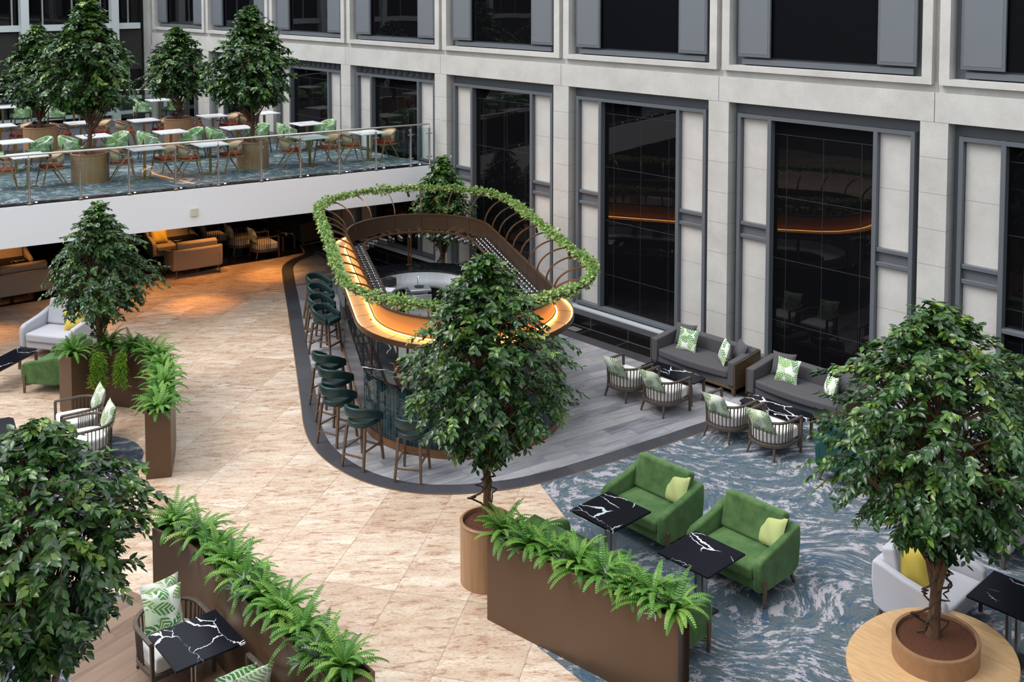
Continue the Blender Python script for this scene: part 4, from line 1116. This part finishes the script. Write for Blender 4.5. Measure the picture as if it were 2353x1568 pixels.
    # bracket length reaches the ring
# hanging and standing wine glasses
def glassm():
    o = MB().lathe([(.030, 0), (.002, .004), (.003, .065), (.020, .08), (.031, .115), (.026, .16), (.025, .16)], 12).build('wine_glass', 'wine_glass'); o['category'] = 'glass'; return o
for i in range(19):
    th = R(97 + i * 9.2)
    for k in range(4):
        r = 1.24 + .075 * k
        if (i * 4 + k) % 7 == 3: continue
        x, y, z = W2(C0 + r * cos(th), BC + r * sin(th), 1.905)
        o = place('glass', glassm, (x, y, z), 0, 'clear stemmed glass hanging upside down from the far end of the canopy rack', 'glasses hanging at the far end of the bar'); o.rotation_euler = (PI, 0, 0); o.scale = (1.15,) * 3
for s_ in (-1, 1):
    for i in range(26):
        a = C0 + .12 + i * .175
        for k in range(3):
            x, y, z = W2(a, BC + s_ * (1.25 + .10 * k), 1.912)
            side = 'left' if s_ < 0 else 'right'
            place('glass', glassm, (x, y, z), 0, 'clear stemmed glass standing on the rack along the %s side of the bar canopy' % side, 'glasses on the %s rack of the bar' % side)

# ================================================================== PLANTERS, FERNS
def planter(label, path, width, H=1.03, left=True):
    """path = rim line on one side; the box extends `width` to its left"""
    t = thing('planter_box', label, 'planter')
    P = [(p[0], p[1]) for p in path]; Q = offset(P, width)
    i1 = offset(P, .03); i2 = offset(P, width - .03)
    def close(A, B):
        return A + B[::-1]
    def sh(A, B, e):     # shrink ends for the inner outline
        A = list(A); B = list(B)
        for L_ in (A, B):
            d0 = (Vector(L_[1]) - Vector(L_[0])).normalized() * e; L_[0] = (L_[0][0] + d0.x, L_[0][1] + d0.y)
            d1 = (Vector(L_[-2]) - Vector(L_[-1])).normalized() * e; L_[-1] = (L_[-1][0] + d1.x, L_[-1][1] + d1.y)
        return A, B
    I1, I2 = sh(i1, i2, .03)
    O = close(P, Q); I = close(I1, I2); n = len(O)
    mb = MB(); mb.v = [(x, y, .0) for x, y in O] + [(x, y, H) for x, y in O] + [(x, y, H) for x, y in I] + [(x, y, H - .12) for x, y in I]
    for i in range(n):
        j = (i + 1) % n
        for k in range(3): mb.f.append((k * n + i, k * n + j, (k + 1) * n + j, (k + 1) * n + i))
    mb.build('body', 'planter', t, bev=.004, seg=2)
    mb = MB(); mb.v = [(x, y, H - .07) for x, y in I]; m_ = n // 2
    mb.f = [(i, i + 1, n - 2 - i, n - 1 - i) for i in range(m_ - 1)]
    mb.build('soil', 'moss', t, smooth=False)
    return t
FK = [0]
def fern_at(x, y, z, label, var=None, s=1., group=None):
    v = var if var is not None else FK[0] % 3; FK[0] += 1
    mk = {0: lambda: make_fern('fern', 40, .46, .062, 1), 1: lambda: make_fern('fern', 36, .47, .056, 2, el=(10, 80)), 2: lambda: make_fern('fern', 42, .40, .064, 5, el=(22, 88)), 3: make_staghorn}[v]
    return place('fern%d' % v, mk, (x, y, z), FK[0] * 1.9, label, group, s)
ORD = ['first', 'second', 'third', 'fourth', 'fifth', 'sixth', 'seventh', 'eighth', 'ninth', 'tenth', 'eleventh', 'twelfth']
# A: centre foreground
PA = [(-8.972, 7.919), (-7.7, 8.078), (-6.45, 8.235), (-6.40, 8.26)]
planter('long brown metal planter beside the round timber tree pot, in front of the green armchairs', PA, .34)
def along_path(P, t, off):
    L_ = [0]
    for a, b in zip(P, P[1:]): L_.append(L_[-1] + math.dist(a, b))
    s_ = t * L_[-1]
    for i in range(len(P) - 1):
        if s_ <= L_[i + 1] + 1e-6:
            f = (s_ - L_[i]) / (L_[i + 1] - L_[i]); dx, dy = P[i + 1][0] - P[i][0], P[i + 1][1] - P[i][1]; l = math.hypot(dx, dy)
            return P[i][0] + dx * f - dy / l * off, P[i][1] + dy * f + dx / l * off
    return P[-1]
for k, t in enumerate((.05, .20, .33, .46, .60, .72, .84, .95)):
    x, y = along_path(PA, t, .17); fern_at(x, y, 1.0, 'bright green fern in the planter beside the round pot, %s from its left end' % ORD[k], s=.98)
for k, t in enumerate((.13, .40, .66, .90)):
    x, y = along_path(PA, t, .10); fern_at(x, y, 1.0, 'pale staghorn plant in the planter by the round pot, %s from the left' % ORD[k], 3, 1.0)
# B: long one at the lower left
PB = [(p.x, p.y) for p in cat_path([(-11.81, 5.09, 0), (-11.45, 5.20, 0), (-11.15, 5.25, 0), (-10.85, 5.235, 0), (-10.3, 5.185, 0), (-9.2, 5.15, 0), (-7.86, 5.12, 0)], 3)]
planter('long brown metal planter with a slight bend, at the lower left', PB, .40)
for k, t in enumerate((.04, .15, .25, .35, .45, .55, .65, .75, .85, .94)):
    x, y = along_path(PB, t, .20); fern_at(x, y, 1.0, 'bright green fern in the bent planter at the lower left, %s from its far end' % ORD[k], s=.98)
for k, t in enumerate((.12, .50, .86)):
    x, y = along_path(PB, t, .10); fern_at(x, y, 1.0, 'pale grey-green staghorn plant in the bent lower left planter, %s from its far end' % ORD[k], 3, 1.1)
# C: curved
PC = [(p.x, p.y) for p in cat_path([(x, y, 0) for x, y in [(-18.29, 6.50), (-18.36, 6.9), (-18.2, 7.2), (-17.85, 7.40), (-17.4, 7.44), (-16.8, 7.28), (-16.0, 6.92), (-15.12, 6.44)]], 5)]
planter('curved brown metal planter standing behind the two slatted chairs at the left', PC, .37)
for k, t in enumerate((.97, .86, .75, .64, .53, .42, .33, .24, .15, .04)):
    x, y = along_path(PC, t, .19); fern_at(x, y, 1.0, 'bright green fern in the curved planter, %s from its near end' % ORD[k], s=1.0 + .05 * (k < 3))
def trailer():
    t = thing('trailing_plant', 'x', 'plant'); P = []; D = []; U = []
    st = MB()
    for s_ in range(16):
        a = rng.uniform(-.13, .13); l = rng.uniform(.25, .62); y0 = rng.uniform(-.05, .02)
        st.tube([(a * .5, .06, .02), (a * .8, -.03, .03), (a, -.07, -l)], .002, 3)
        for k in range(34):
            f = k / 33; P.append((a * (.6 + .4 * f), -.05 - .05 * min(1, f * 4), .03 - l * f)); d = rng.normal(size=3) * .5 + np.array([rng.choice([-1, 1]) * .6, -.75, -.65]); D.append(d); U.append((0, -1, .4))
    n = len(P); V, F = scatter(np.array(P), np.array(D), np.array(U, float) + rng.normal(size=(n, 3)) * .3, rng.uniform(.06, .12, n), rng.uniform(.014, .024, n))
    raw('leaves', V, F, 'trailing', t, np.repeat(rng.random(n), 8)); st.build('stems', 'vine', t); return t
for k, (x, y, fx, fy, w_) in enumerate(((-18.24, 6.92, 1, -.15, 'left'), (-17.92, 7.30, .45, -.9, 'right'))):
    o = place('trail', trailer, (x, y, 1.02), 0, 'trailing light green plant hanging down the curved planter, the %s of two' % w_)
    o.rotation_euler = (0, 0, face(fx, fy) + PI)

# ================================================================== TREES
def potted(name, label, x, y, z0, pr, ph, zl, zt, rad, **kw):
    o = make_tree(name, label, (x, y, z0), zl, zt, rad, **kw)
    g = thing('g', 'x', 'x'); bpy.data.objects.remove(g)
    pot_parts(o, pr, ph)
    for c in o.children:
        if c.type == 'MESH' and c.name.split('.')[0] in ('trunk', 'foliage', 'branches'): c.location.z = ph - .05
    return o
BP = ([0, .12, .3, .48, .65, .8, .92, 1.0], [.50, .92, 1.0, .92, .70, .46, .26, .05])
WP = ([0, .08, .2, .36, .55, .75, .9, 1.0], [.55, .90, 1.0, .93, .72, .46, .27, .05])
potted('potted_ficus_tree', 'tall ficus tree in a round timber pot in front of the bar', -9.60, 8.47, 0, .335, .79, 1.0, 3.48, 1.0, prof=([0, .1, .2, .38, .52, .7, .85, 1.0], [.30, .60, .90, 1.0, .92, .62, .42, .10]), n_cl=760, leaf=.098)
potted('potted_ficus_tree', 'large ficus tree cropped by the lower left edge of the view', -8.95, 2.88, 0, .42, .8, 1.15, 3.16, .86, n_cl=620, leaf=.10, trunk_r=.06, prof=([0, .15, .35, .55, .75, .9, 1.0], [.18, .55, .85, 1.0, .80, .42, .10]))
make_tree('ficus_tree', 'wide ficus tree growing out of the curved planter at the left', (-18.58, 7.14, .95), .75, 2.76, .93, n_cl=520, leaf=.095, forks=3, trunk_r=.06, prof=([0, .1, .25, .45, .65, .85, 1.0], [.45, .92, 1.0, .88, .62, .34, .08]))
potted('potted_ficus_tree', 'ficus tree in a round pot between the bar and the stone wall', -19.55, 15.85, 0, .40, .45, 1.0, 3.05, .95, squash=.6, n_cl=480, leaf=.10)
potted('potted_ficus_tree', 'ficus tree cropped by the right edge of the view', -4.25, 13.05, 0, .36, .8, .9, 3.15, 1.05, n_cl=480, leaf=.10)
potted('potted_ficus_tree', 'tallest ficus tree on the balcony, in the timber pot nearest the railing at left', -24.5, 9.25, ZB + .008, .42, .68, 1.15, 3.70, 1.04, n_cl=740, leaf=.125, prof=([0, .1, .22, .4, .55, .68, .8, 1.0], [.5, .9, 1.0, .95, .80, .55, .30, .22]))
potted('potted_ficus_tree', 'ficus tree on the balcony in the pot nearest the railing at right', -23.6, 12.97, ZB + .008, .40, .67, 1.02, 3.52, 1.03, n_cl=660, leaf=.125)
potted('potted_ficus_tree', 'ficus tree on the balcony behind the tallest one, at the left edge of the view', -28.76, 9.57, ZB, .42, .85, .70, 2.80, 1.0, n_cl=480, leaf=.125)
potted('potted_ficus_tree', 'smallest ficus tree on the balcony, in front of the far railing', -28.0, 13.09, ZB, .40, .85, .75, 2.68, .92, n_cl=460, leaf=.125)

# bench with trough and tree, lower right
bn = thing('round_bench', 'round oak bench with a raised timber trough at the lower right corner', 'bench', (-4.75, 10.42, 0))
MB().lathe([(.001, .40), (.99, .40), (1.0, .41), (1.0, .44), (.99, .45), (.001, .45)], 72, sx=.80, sy=1.04).build('seat', 'oak', bn)
MB().lathe([(.86, .0), (.86, .40)], 60, sx=.80, sy=1.04).build('base', 'oak_pot', bn)
MB().lathe([(.455, .44), (.455, .62), (.46, .65), (.455, .67), (.43, .675), (.415, .67), (.41, .60)], 64, c=(0, .07, 0), sx=.93, sy=1.06).build('trough', 'oak_rim', bn)
MB().lathe([(.001, .635), (.415, .635)], 48, c=(0, .07, 0), sx=.93, sy=1.06).build('soil', 'soil', bn)
make_tree('ficus_tree', 'tall ficus tree growing out of the round oak bench at the lower right', (-4.77, 10.50, .63), 1.13, 3.62, 1.12, n_cl=780, leaf=.10, forks=2, trunk_r=.065, prof=([0, .12, .3, .5, .7, .85, 1.0], [.22, .62, .98, 1.0, .74, .46, .12]))

# ================================================================== LOUNGE FURNITURE
SL = lambda x, y, dx, dy, lb, g=None: place('slat', make_slat_chair, (x, y, 0.008), face(dx, dy), lb, g)
# slatted chairs and sofas along the wall
for x, y, lb in ((-12.31, 14.27, 'leftmost of four facing the grey sofas'), (-11.44, 14.25, 'second from left of four facing the grey sofas'),
                 (-10.05, 14.22, 'third from left of four facing the grey sofas'), (-9.20, 14.22, 'rightmost of four facing the grey sofas')):
    SL(x, y, 0, 1, 'slatted tub chair with white seat, ' + lb)
    put_pillow('psoft', 'palm_soft', (x + .02, y - .20, .40), PI, R(-27), 'leaf-print cushion in the slatted chair ' + lb, size=.46, roll=R(4))
place('sofa', make_sofa, (-11.87, 16.03, .006), PI, 'grey two-seat sofa with wooden side panels, the left one under the dark windows')
place('sofa', make_sofa, (-9.66, 16.03, .006), PI, 'grey two-seat sofa with wooden side panels, the right one behind the tree')
for sx, side in ((-11.87, 'left'), (-9.66, 'right')):
    put_pillow('pgrey', 'grey_fabric', (sx - .58, 16.14, .44), .25, R(-22), 'plain grey cushion at the left end of the %s grey sofa' % side, size=.44)
    put_pillow('ppalm', 'palm', (sx - .38, 15.93, .44), .1, R(-24), 'palm-print cushion before the plain one, left end of the %s grey sofa' % side, size=.44)
    put_pillow('pgrey', 'grey_fabric', (sx + .66, 16.10, .44), -.6, R(-22), 'plain grey cushion at the right end of the %s grey sofa' % side, size=.44)
    put_pillow('ppalm', 'palm', (sx + .47, 15.92, .44), -.75, R(-16), 'green palm-print cushion at the right of the %s grey sofa, turned aside' % side, size=.44)
place('ctab', make_coffee_table, (-11.76, 14.93, .005), 0, 'low black marble coffee table in front of the left grey sofa')
place('ctab', make_coffee_table, (-9.56, 14.91, .005), 0, 'low black marble coffee table in front of the right grey sofa')
# teal and pale armchairs at the right
mk = make_loveseat('teal_fabric', 'walnut', 1.35)
place('teal', mk, (-7.55, 14.33, .006), 0, 'dark teal loveseat half hidden by the tree, its back to the view')
put_pillow('plime', 'lime', (-7.95, 14.22, .47), PI + .2, R(-14), 'lime cushion on the dark teal loveseat', size=.42)
mkp = make_loveseat('pale_fabric', 'greywood', 1.14)
place('pale', mkp, (-5.42, 11.78, .006), face(1, 0), 'pale grey armchair behind the round oak bench')
put_pillow('pyel', 'yellow', (-5.50, 11.48, .47), face(1, -.9) + PI, R(-20), 'yellow cushion on the pale grey armchair behind the bench', size=.44, roll=R(8))
place('pale', mkp, (-5.58, 14.15, .006), face(1, -.1), 'pale grey armchair at the right, seen through the tree branches', None, 1.08)
put_pillow('pyel', 'yellow', (-5.55, 14.35, .50), face(1, .2) + PI, R(-20), 'yellow cushion on the pale armchair seen through the branches', size=.44)
tb = make_square_table()
place('sqt', tb, (-4.44, 11.72, .006), 0, 'black marble square table by the right edge, beside the pale armchair')
# green velvet armchairs
mg = make_loveseat('velvet', 'walnut', 1.12)
place('green', mg, (-8.90, 10.86, .006), PI, 'green velvet armchair facing the view, the left of two behind the black tables')
place('green', mg, (-7.42, 10.86, .006), PI, 'green velvet armchair facing the view, the right of two behind the black tables')
place('green', mg, (-8.68, 9.08, .006), 0, 'green velvet armchair hidden behind the ferns, its back to the left half of the planter')
place('green', mg, (-7.38, 8.98, .006), 0, 'green velvet armchair showing past the right end of the fern planter')
put_pillow('plime', 'lime', (-8.62, 10.98, .47), -.25, R(-22), 'lime green cushion on the left green armchair', size=.42, roll=R(-6))
put_pillow('plime', 'lime', (-7.12, 10.98, .47), -.25, R(-22), 'lime green cushion on the right green armchair', size=.42, roll=R(-6))
place('sqt', tb, (-8.76, 9.86, .006), 0, 'black marble square table in front of the left green armchair')
place('sqt', tb, (-7.345, 9.90, .006), 0, 'black marble square table in front of the right green armchair')
# lower left
place('sqt', tb, (-9.90, 4.72, .008), R(-3), 'black marble square table at the lower left between two slatted chairs')
SL(-10.62, 4.76, 1, 0, 'grey-brown slatted tub chair left of the lower left black table')
SL(-9.16, 4.72, -1, 0, 'grey-brown slatted tub chair cropped by the bottom edge, right of the lower left table')
put_pillow('psoft', 'palm_soft', (-10.86, 4.80, .43), face(1, 0) + PI, R(-16), 'large pale palm-print cushion at the back of the lower left chair', size=.54)
put_pillow('ppalm', 'palm', (-10.70, 4.74, .43), face(1, -.15) + PI, R(-20), 'smaller green palm-print cushion in front of the large one on the lower left chair', size=.44)
put_pillow('psoft', 'palm_soft', (-8.98, 4.80, .43), face(-1, 0) + PI, R(-16), 'pale palm-print cushion on the chair cropped by the bottom edge', size=.5)
put_pillow('ppalm', 'palm', (-9.12, 4.70, .43), face(-1, .1) + PI, R(-16), 'green palm-print cushion before the pale one, chair at the bottom edge', size=.44)
# left group
SL(-17.18, 6.22, -.2, -.97, 'grey-brown slatted tub chair inside the curved planter, the farther of two')
SL(-16.36, 6.06, -.2, -.97, 'grey-brown slatted tub chair inside the curved planter, the nearer of two')
put_pillow('psoft', 'palm_soft', (-17.13, 6.44, .43), face(-.2, -.97) + PI, R(-18), 'pale palm-print cushion in the farther slatted chair by the curved planter', size=.5)
put_pillow('psoft', 'palm_soft', (-16.31, 6.28, .43), face(-.2, -.97) + PI, R(-18), 'pale palm-print cushion in the nearer slatted chair by the curved planter', size=.5)
place('ctab', make_coffee_table, (-17.35, 5.05, .01), R(-12), 'low black table in front of the two slatted chairs by the curved planter')
place('green', mg, (-20.0, 6.86, .003), face(-.78, -.62), 'green velvet armchair at the left end of the curved planter, seen from its side', None, .94)
place('green', mg, (-21.75, 5.30, .003), face(.78, .62), 'green velvet armchair cropped by the left edge of the view', None, .94)
place('pale', mkp, (-21.62, 7.52, .003), face(.52, -.85), 'pale grey armchair with yellow cushion left of the curved planter', None, 1.12)
put_pillow('pyel', 'yellow', (-21.30, 7.66, .53), face(.52, -.85) + PI + .3, R(-22), 'yellow cushion on the pale armchair left of the curved planter', size=.46, roll=R(-10))
place('ctab', make_coffee_table, (-20.78, 6.22, .003), R(-55), 'low black marble table between the pale armchair and the green armchair at the left')
# under the balcony
mb_ = make_loveseat('beige_fabric', 'greywood', 1.28)
place('beige', mb_, (-25.43, 12.22, .009), face(-1, .15), 'beige loveseat with its back to the open floor, nearest under the balcony')
place('beige', mb_, (-27.2, 12.45, .009), face(1, -.15), 'beige loveseat with a yellow cushion facing out under the balcony')
place('sqt', tb, (-26.28, 12.4, .009), R(-8), 'dark square table between the two beige loveseats under the balcony')
put_pillow('pyel', 'yellow', (-27.15, 12.1, .48), face(1, -.1) + PI, R(-18), 'yellow cushion on the beige loveseat facing out under the balcony', size=.46)
place('beige', mb_, (-26.1, 8.15, .009), face(-1, .1), 'beige loveseat with its back to the floor at the left edge of the view')
place('beige', mb_, (-27.95, 8.3, .009), face(1, -.1), 'beige loveseat facing out at the left edge under the balcony')
place('sqt', tb, (-27.0, 8.2, .009), R(-6), 'dark square table between the beige loveseats at the left edge')
put_pillow('pyel', 'yellow', (-27.9, 7.75, .48), face(1, -.1) + PI, R(-18), 'yellow cushion on the loveseat at the left edge under the balcony', size=.46)
for x, y, lb in ((-25.62, 14.35, 'nearest to the marble floor under the balcony'), (-26.45, 14.1, 'beside the nearest one under the balcony'), (-27.4, 13.75, 'farthest inside under the balcony')):
    SL(x, y, .1, 1, 'slatted tub chair in warm shade, ' + lb)
    put_pillow('psoft', 'palm_soft', (x, y - .24, .43), face(.1, 1) + PI, R(-18), 'leaf-print cushion on the shaded slatted chair ' + lb, size=.48)
place('ctab', make_coffee_table, (-26.4, 15.3, .009), 0, 'low table in the shade under the balcony beside the slatted chairs')
place('sofa', make_sofa, (-26.8, 16.15, .009), PI, 'dark sofa in deep shade against the wall under the balcony')

# bar stools
ST = [(-12.48, 9.50, -.6, .8, 'the nearest one, beside the tree trunk'), (-13.35, 9.19, -.33, .94, 'second from the near end'), (-14.33, 9.36, -.3, .95, 'third from the near end'),
      (-15.03, 9.78, -.25, .97, 'fourth from the near end'), (-15.74, 10.10, -.22, .97, 'fifth from the near end'), (-17.95, 11.46, .92, .38, 'sixth from the near end'),
      (-18.63, 11.80, .90, .42, 'seventh from the near end'), (-19.33, 12.22, .90, .42, 'eighth from the near end'), (-20.03, 12.62, .90, .42, 'the farthest, partly behind the ivy')]
for x, y, dx, dy, lb in ST: place('stool', make_stool, (x, y, .006), face(dx, dy), 'dark green leather bar stool at the island bar, ' + lb)

# ================================================================== BALCONY FURNITURE
e = Vector((.2, .98, 0)).normalized(); eang = face(e.x, e.y)
wt = make_square_table('white_marble', .74, .74, 'cafe_table', 'brass')
rows = [('balcony row at the front', 'wick', make_wicker, [(-24.69, 7.92), (-23.94, 10.32), (-23.45, 11.75), (-22.80, 14.14), (-22.50, 15.72)], ZB + .009),
        ('second balcony row', 'tub', make_tub, [(-27.1, 8.42), (-26.72, 10.21), (-26.15, 12.0), (-25.68, 13.68), (-25.12, 15.5)], ZB + .009),
        ('third balcony row', 'wick', make_wicker, [(-30.45, 9.07), (-29.6, 10.94), (-28.94, 12.48), (-28.53, 14.4), (-28.10, 15.85)], ZB + .007),
        ('farthest balcony row', 'tub', make_tub, [(-35.1, 10.55), (-34.3, 12.47), (-33.75, 15.1)], ZB + .007)]
kind = {'wick': 'cane armchair, red seat,', 'tub': 'leaf-print tub chair'}
for rn, key, mk_, tabs, z in rows:
    for i, (x, y) in enumerate(tabs):
        nth = ORD[i]
        place('cafe', wt, (x, y, z), eang + .12, 'white marble cafe table, %s from the left in the %s' % (nth, rn))
        for s_, sd in ((-1, 'left'), (1, 'right')):
            if rn[0] == 't' and i == 4 and s_ == 1: continue
            if i == len(tabs) - 1 and s_ == 1 and y > 15.4: o_ = .50
            else: o_ = .52
            p = Vector((x, y, z)) + e * s_ * o_
            if p.y > 16.2: p.y = 16.2
            
            place(key, mk_, p, face(-s_ * e.x, -s_ * e.y) + (.25 if s_ > 0 else -.2) * (1 if i % 2 else .5), '%s %s of the %s table in the %s' % (kind[key], sd, nth, rn))
cup = MB().lathe([(.001, 0), (.03, .0), (.035, .09), (.032, .09)], 12)
# ================================================================== LAMPS UNDER THE BALCONY
def spot(x, y, tx, ty, power0, size=72, z=2.45, col=(1, .43, .11), blend=.9):
    l = bpy.data.lights.new('downlight', 'SPOT'); power = power0 * 1.4; l.energy = power; l.color = col; l.spot_size = R(size); l.spot_blend = blend; l.shadow_soft_size = .05
    o = bpy.data.objects.new('downlight', l); C.objects.link(o); o.location = (x, y, z)
    o.rotation_euler = (Vector((tx, ty, 0)) - Vector((x, y, z))).to_track_quat('-Z', 'Y').to_euler()
for x, y, tx, ty, p, sz in ((-23.6, 8.3, -22.9, 8.3, 130, 46), (-23.3, 11.1, -22.7, 11.1, 170, 46), (-23.3, 13.6, -23.9, 13.7, 150, 46), (-24.9, 12.4, -25.6, 12.3, 90, 60), (-26.4, 12.1, -27.0, 12.1, 120, 60),
                            (-26.2, 8.2, -26.5, 8.2, 110, 60), (-27.4, 8.2, -27.8, 8.2, 110, 60), (-25.2, 14.5, -25.6, 14.4, 40, 60), (-28.0, 14.0, -28.0, 14.2, 30, 60), (-24.3, 6.6, -23.8, 6.6, 130, 50), (-24.2, 10.0, -24.2, 10.0, 110, 100), (-24.2, 13.0, -24.2, 13.0, 90, 100)):
    spot(x, y, tx, ty, p, sz)
o = MB().box((0, 0, .004), (.30, .22, .004)).build('floor_socket', 'socket'); o.location = (-15.52, 16.25, .006); tag(o, 'small square floor socket in the black stone strip by the wall, right of the bar', 'socket')
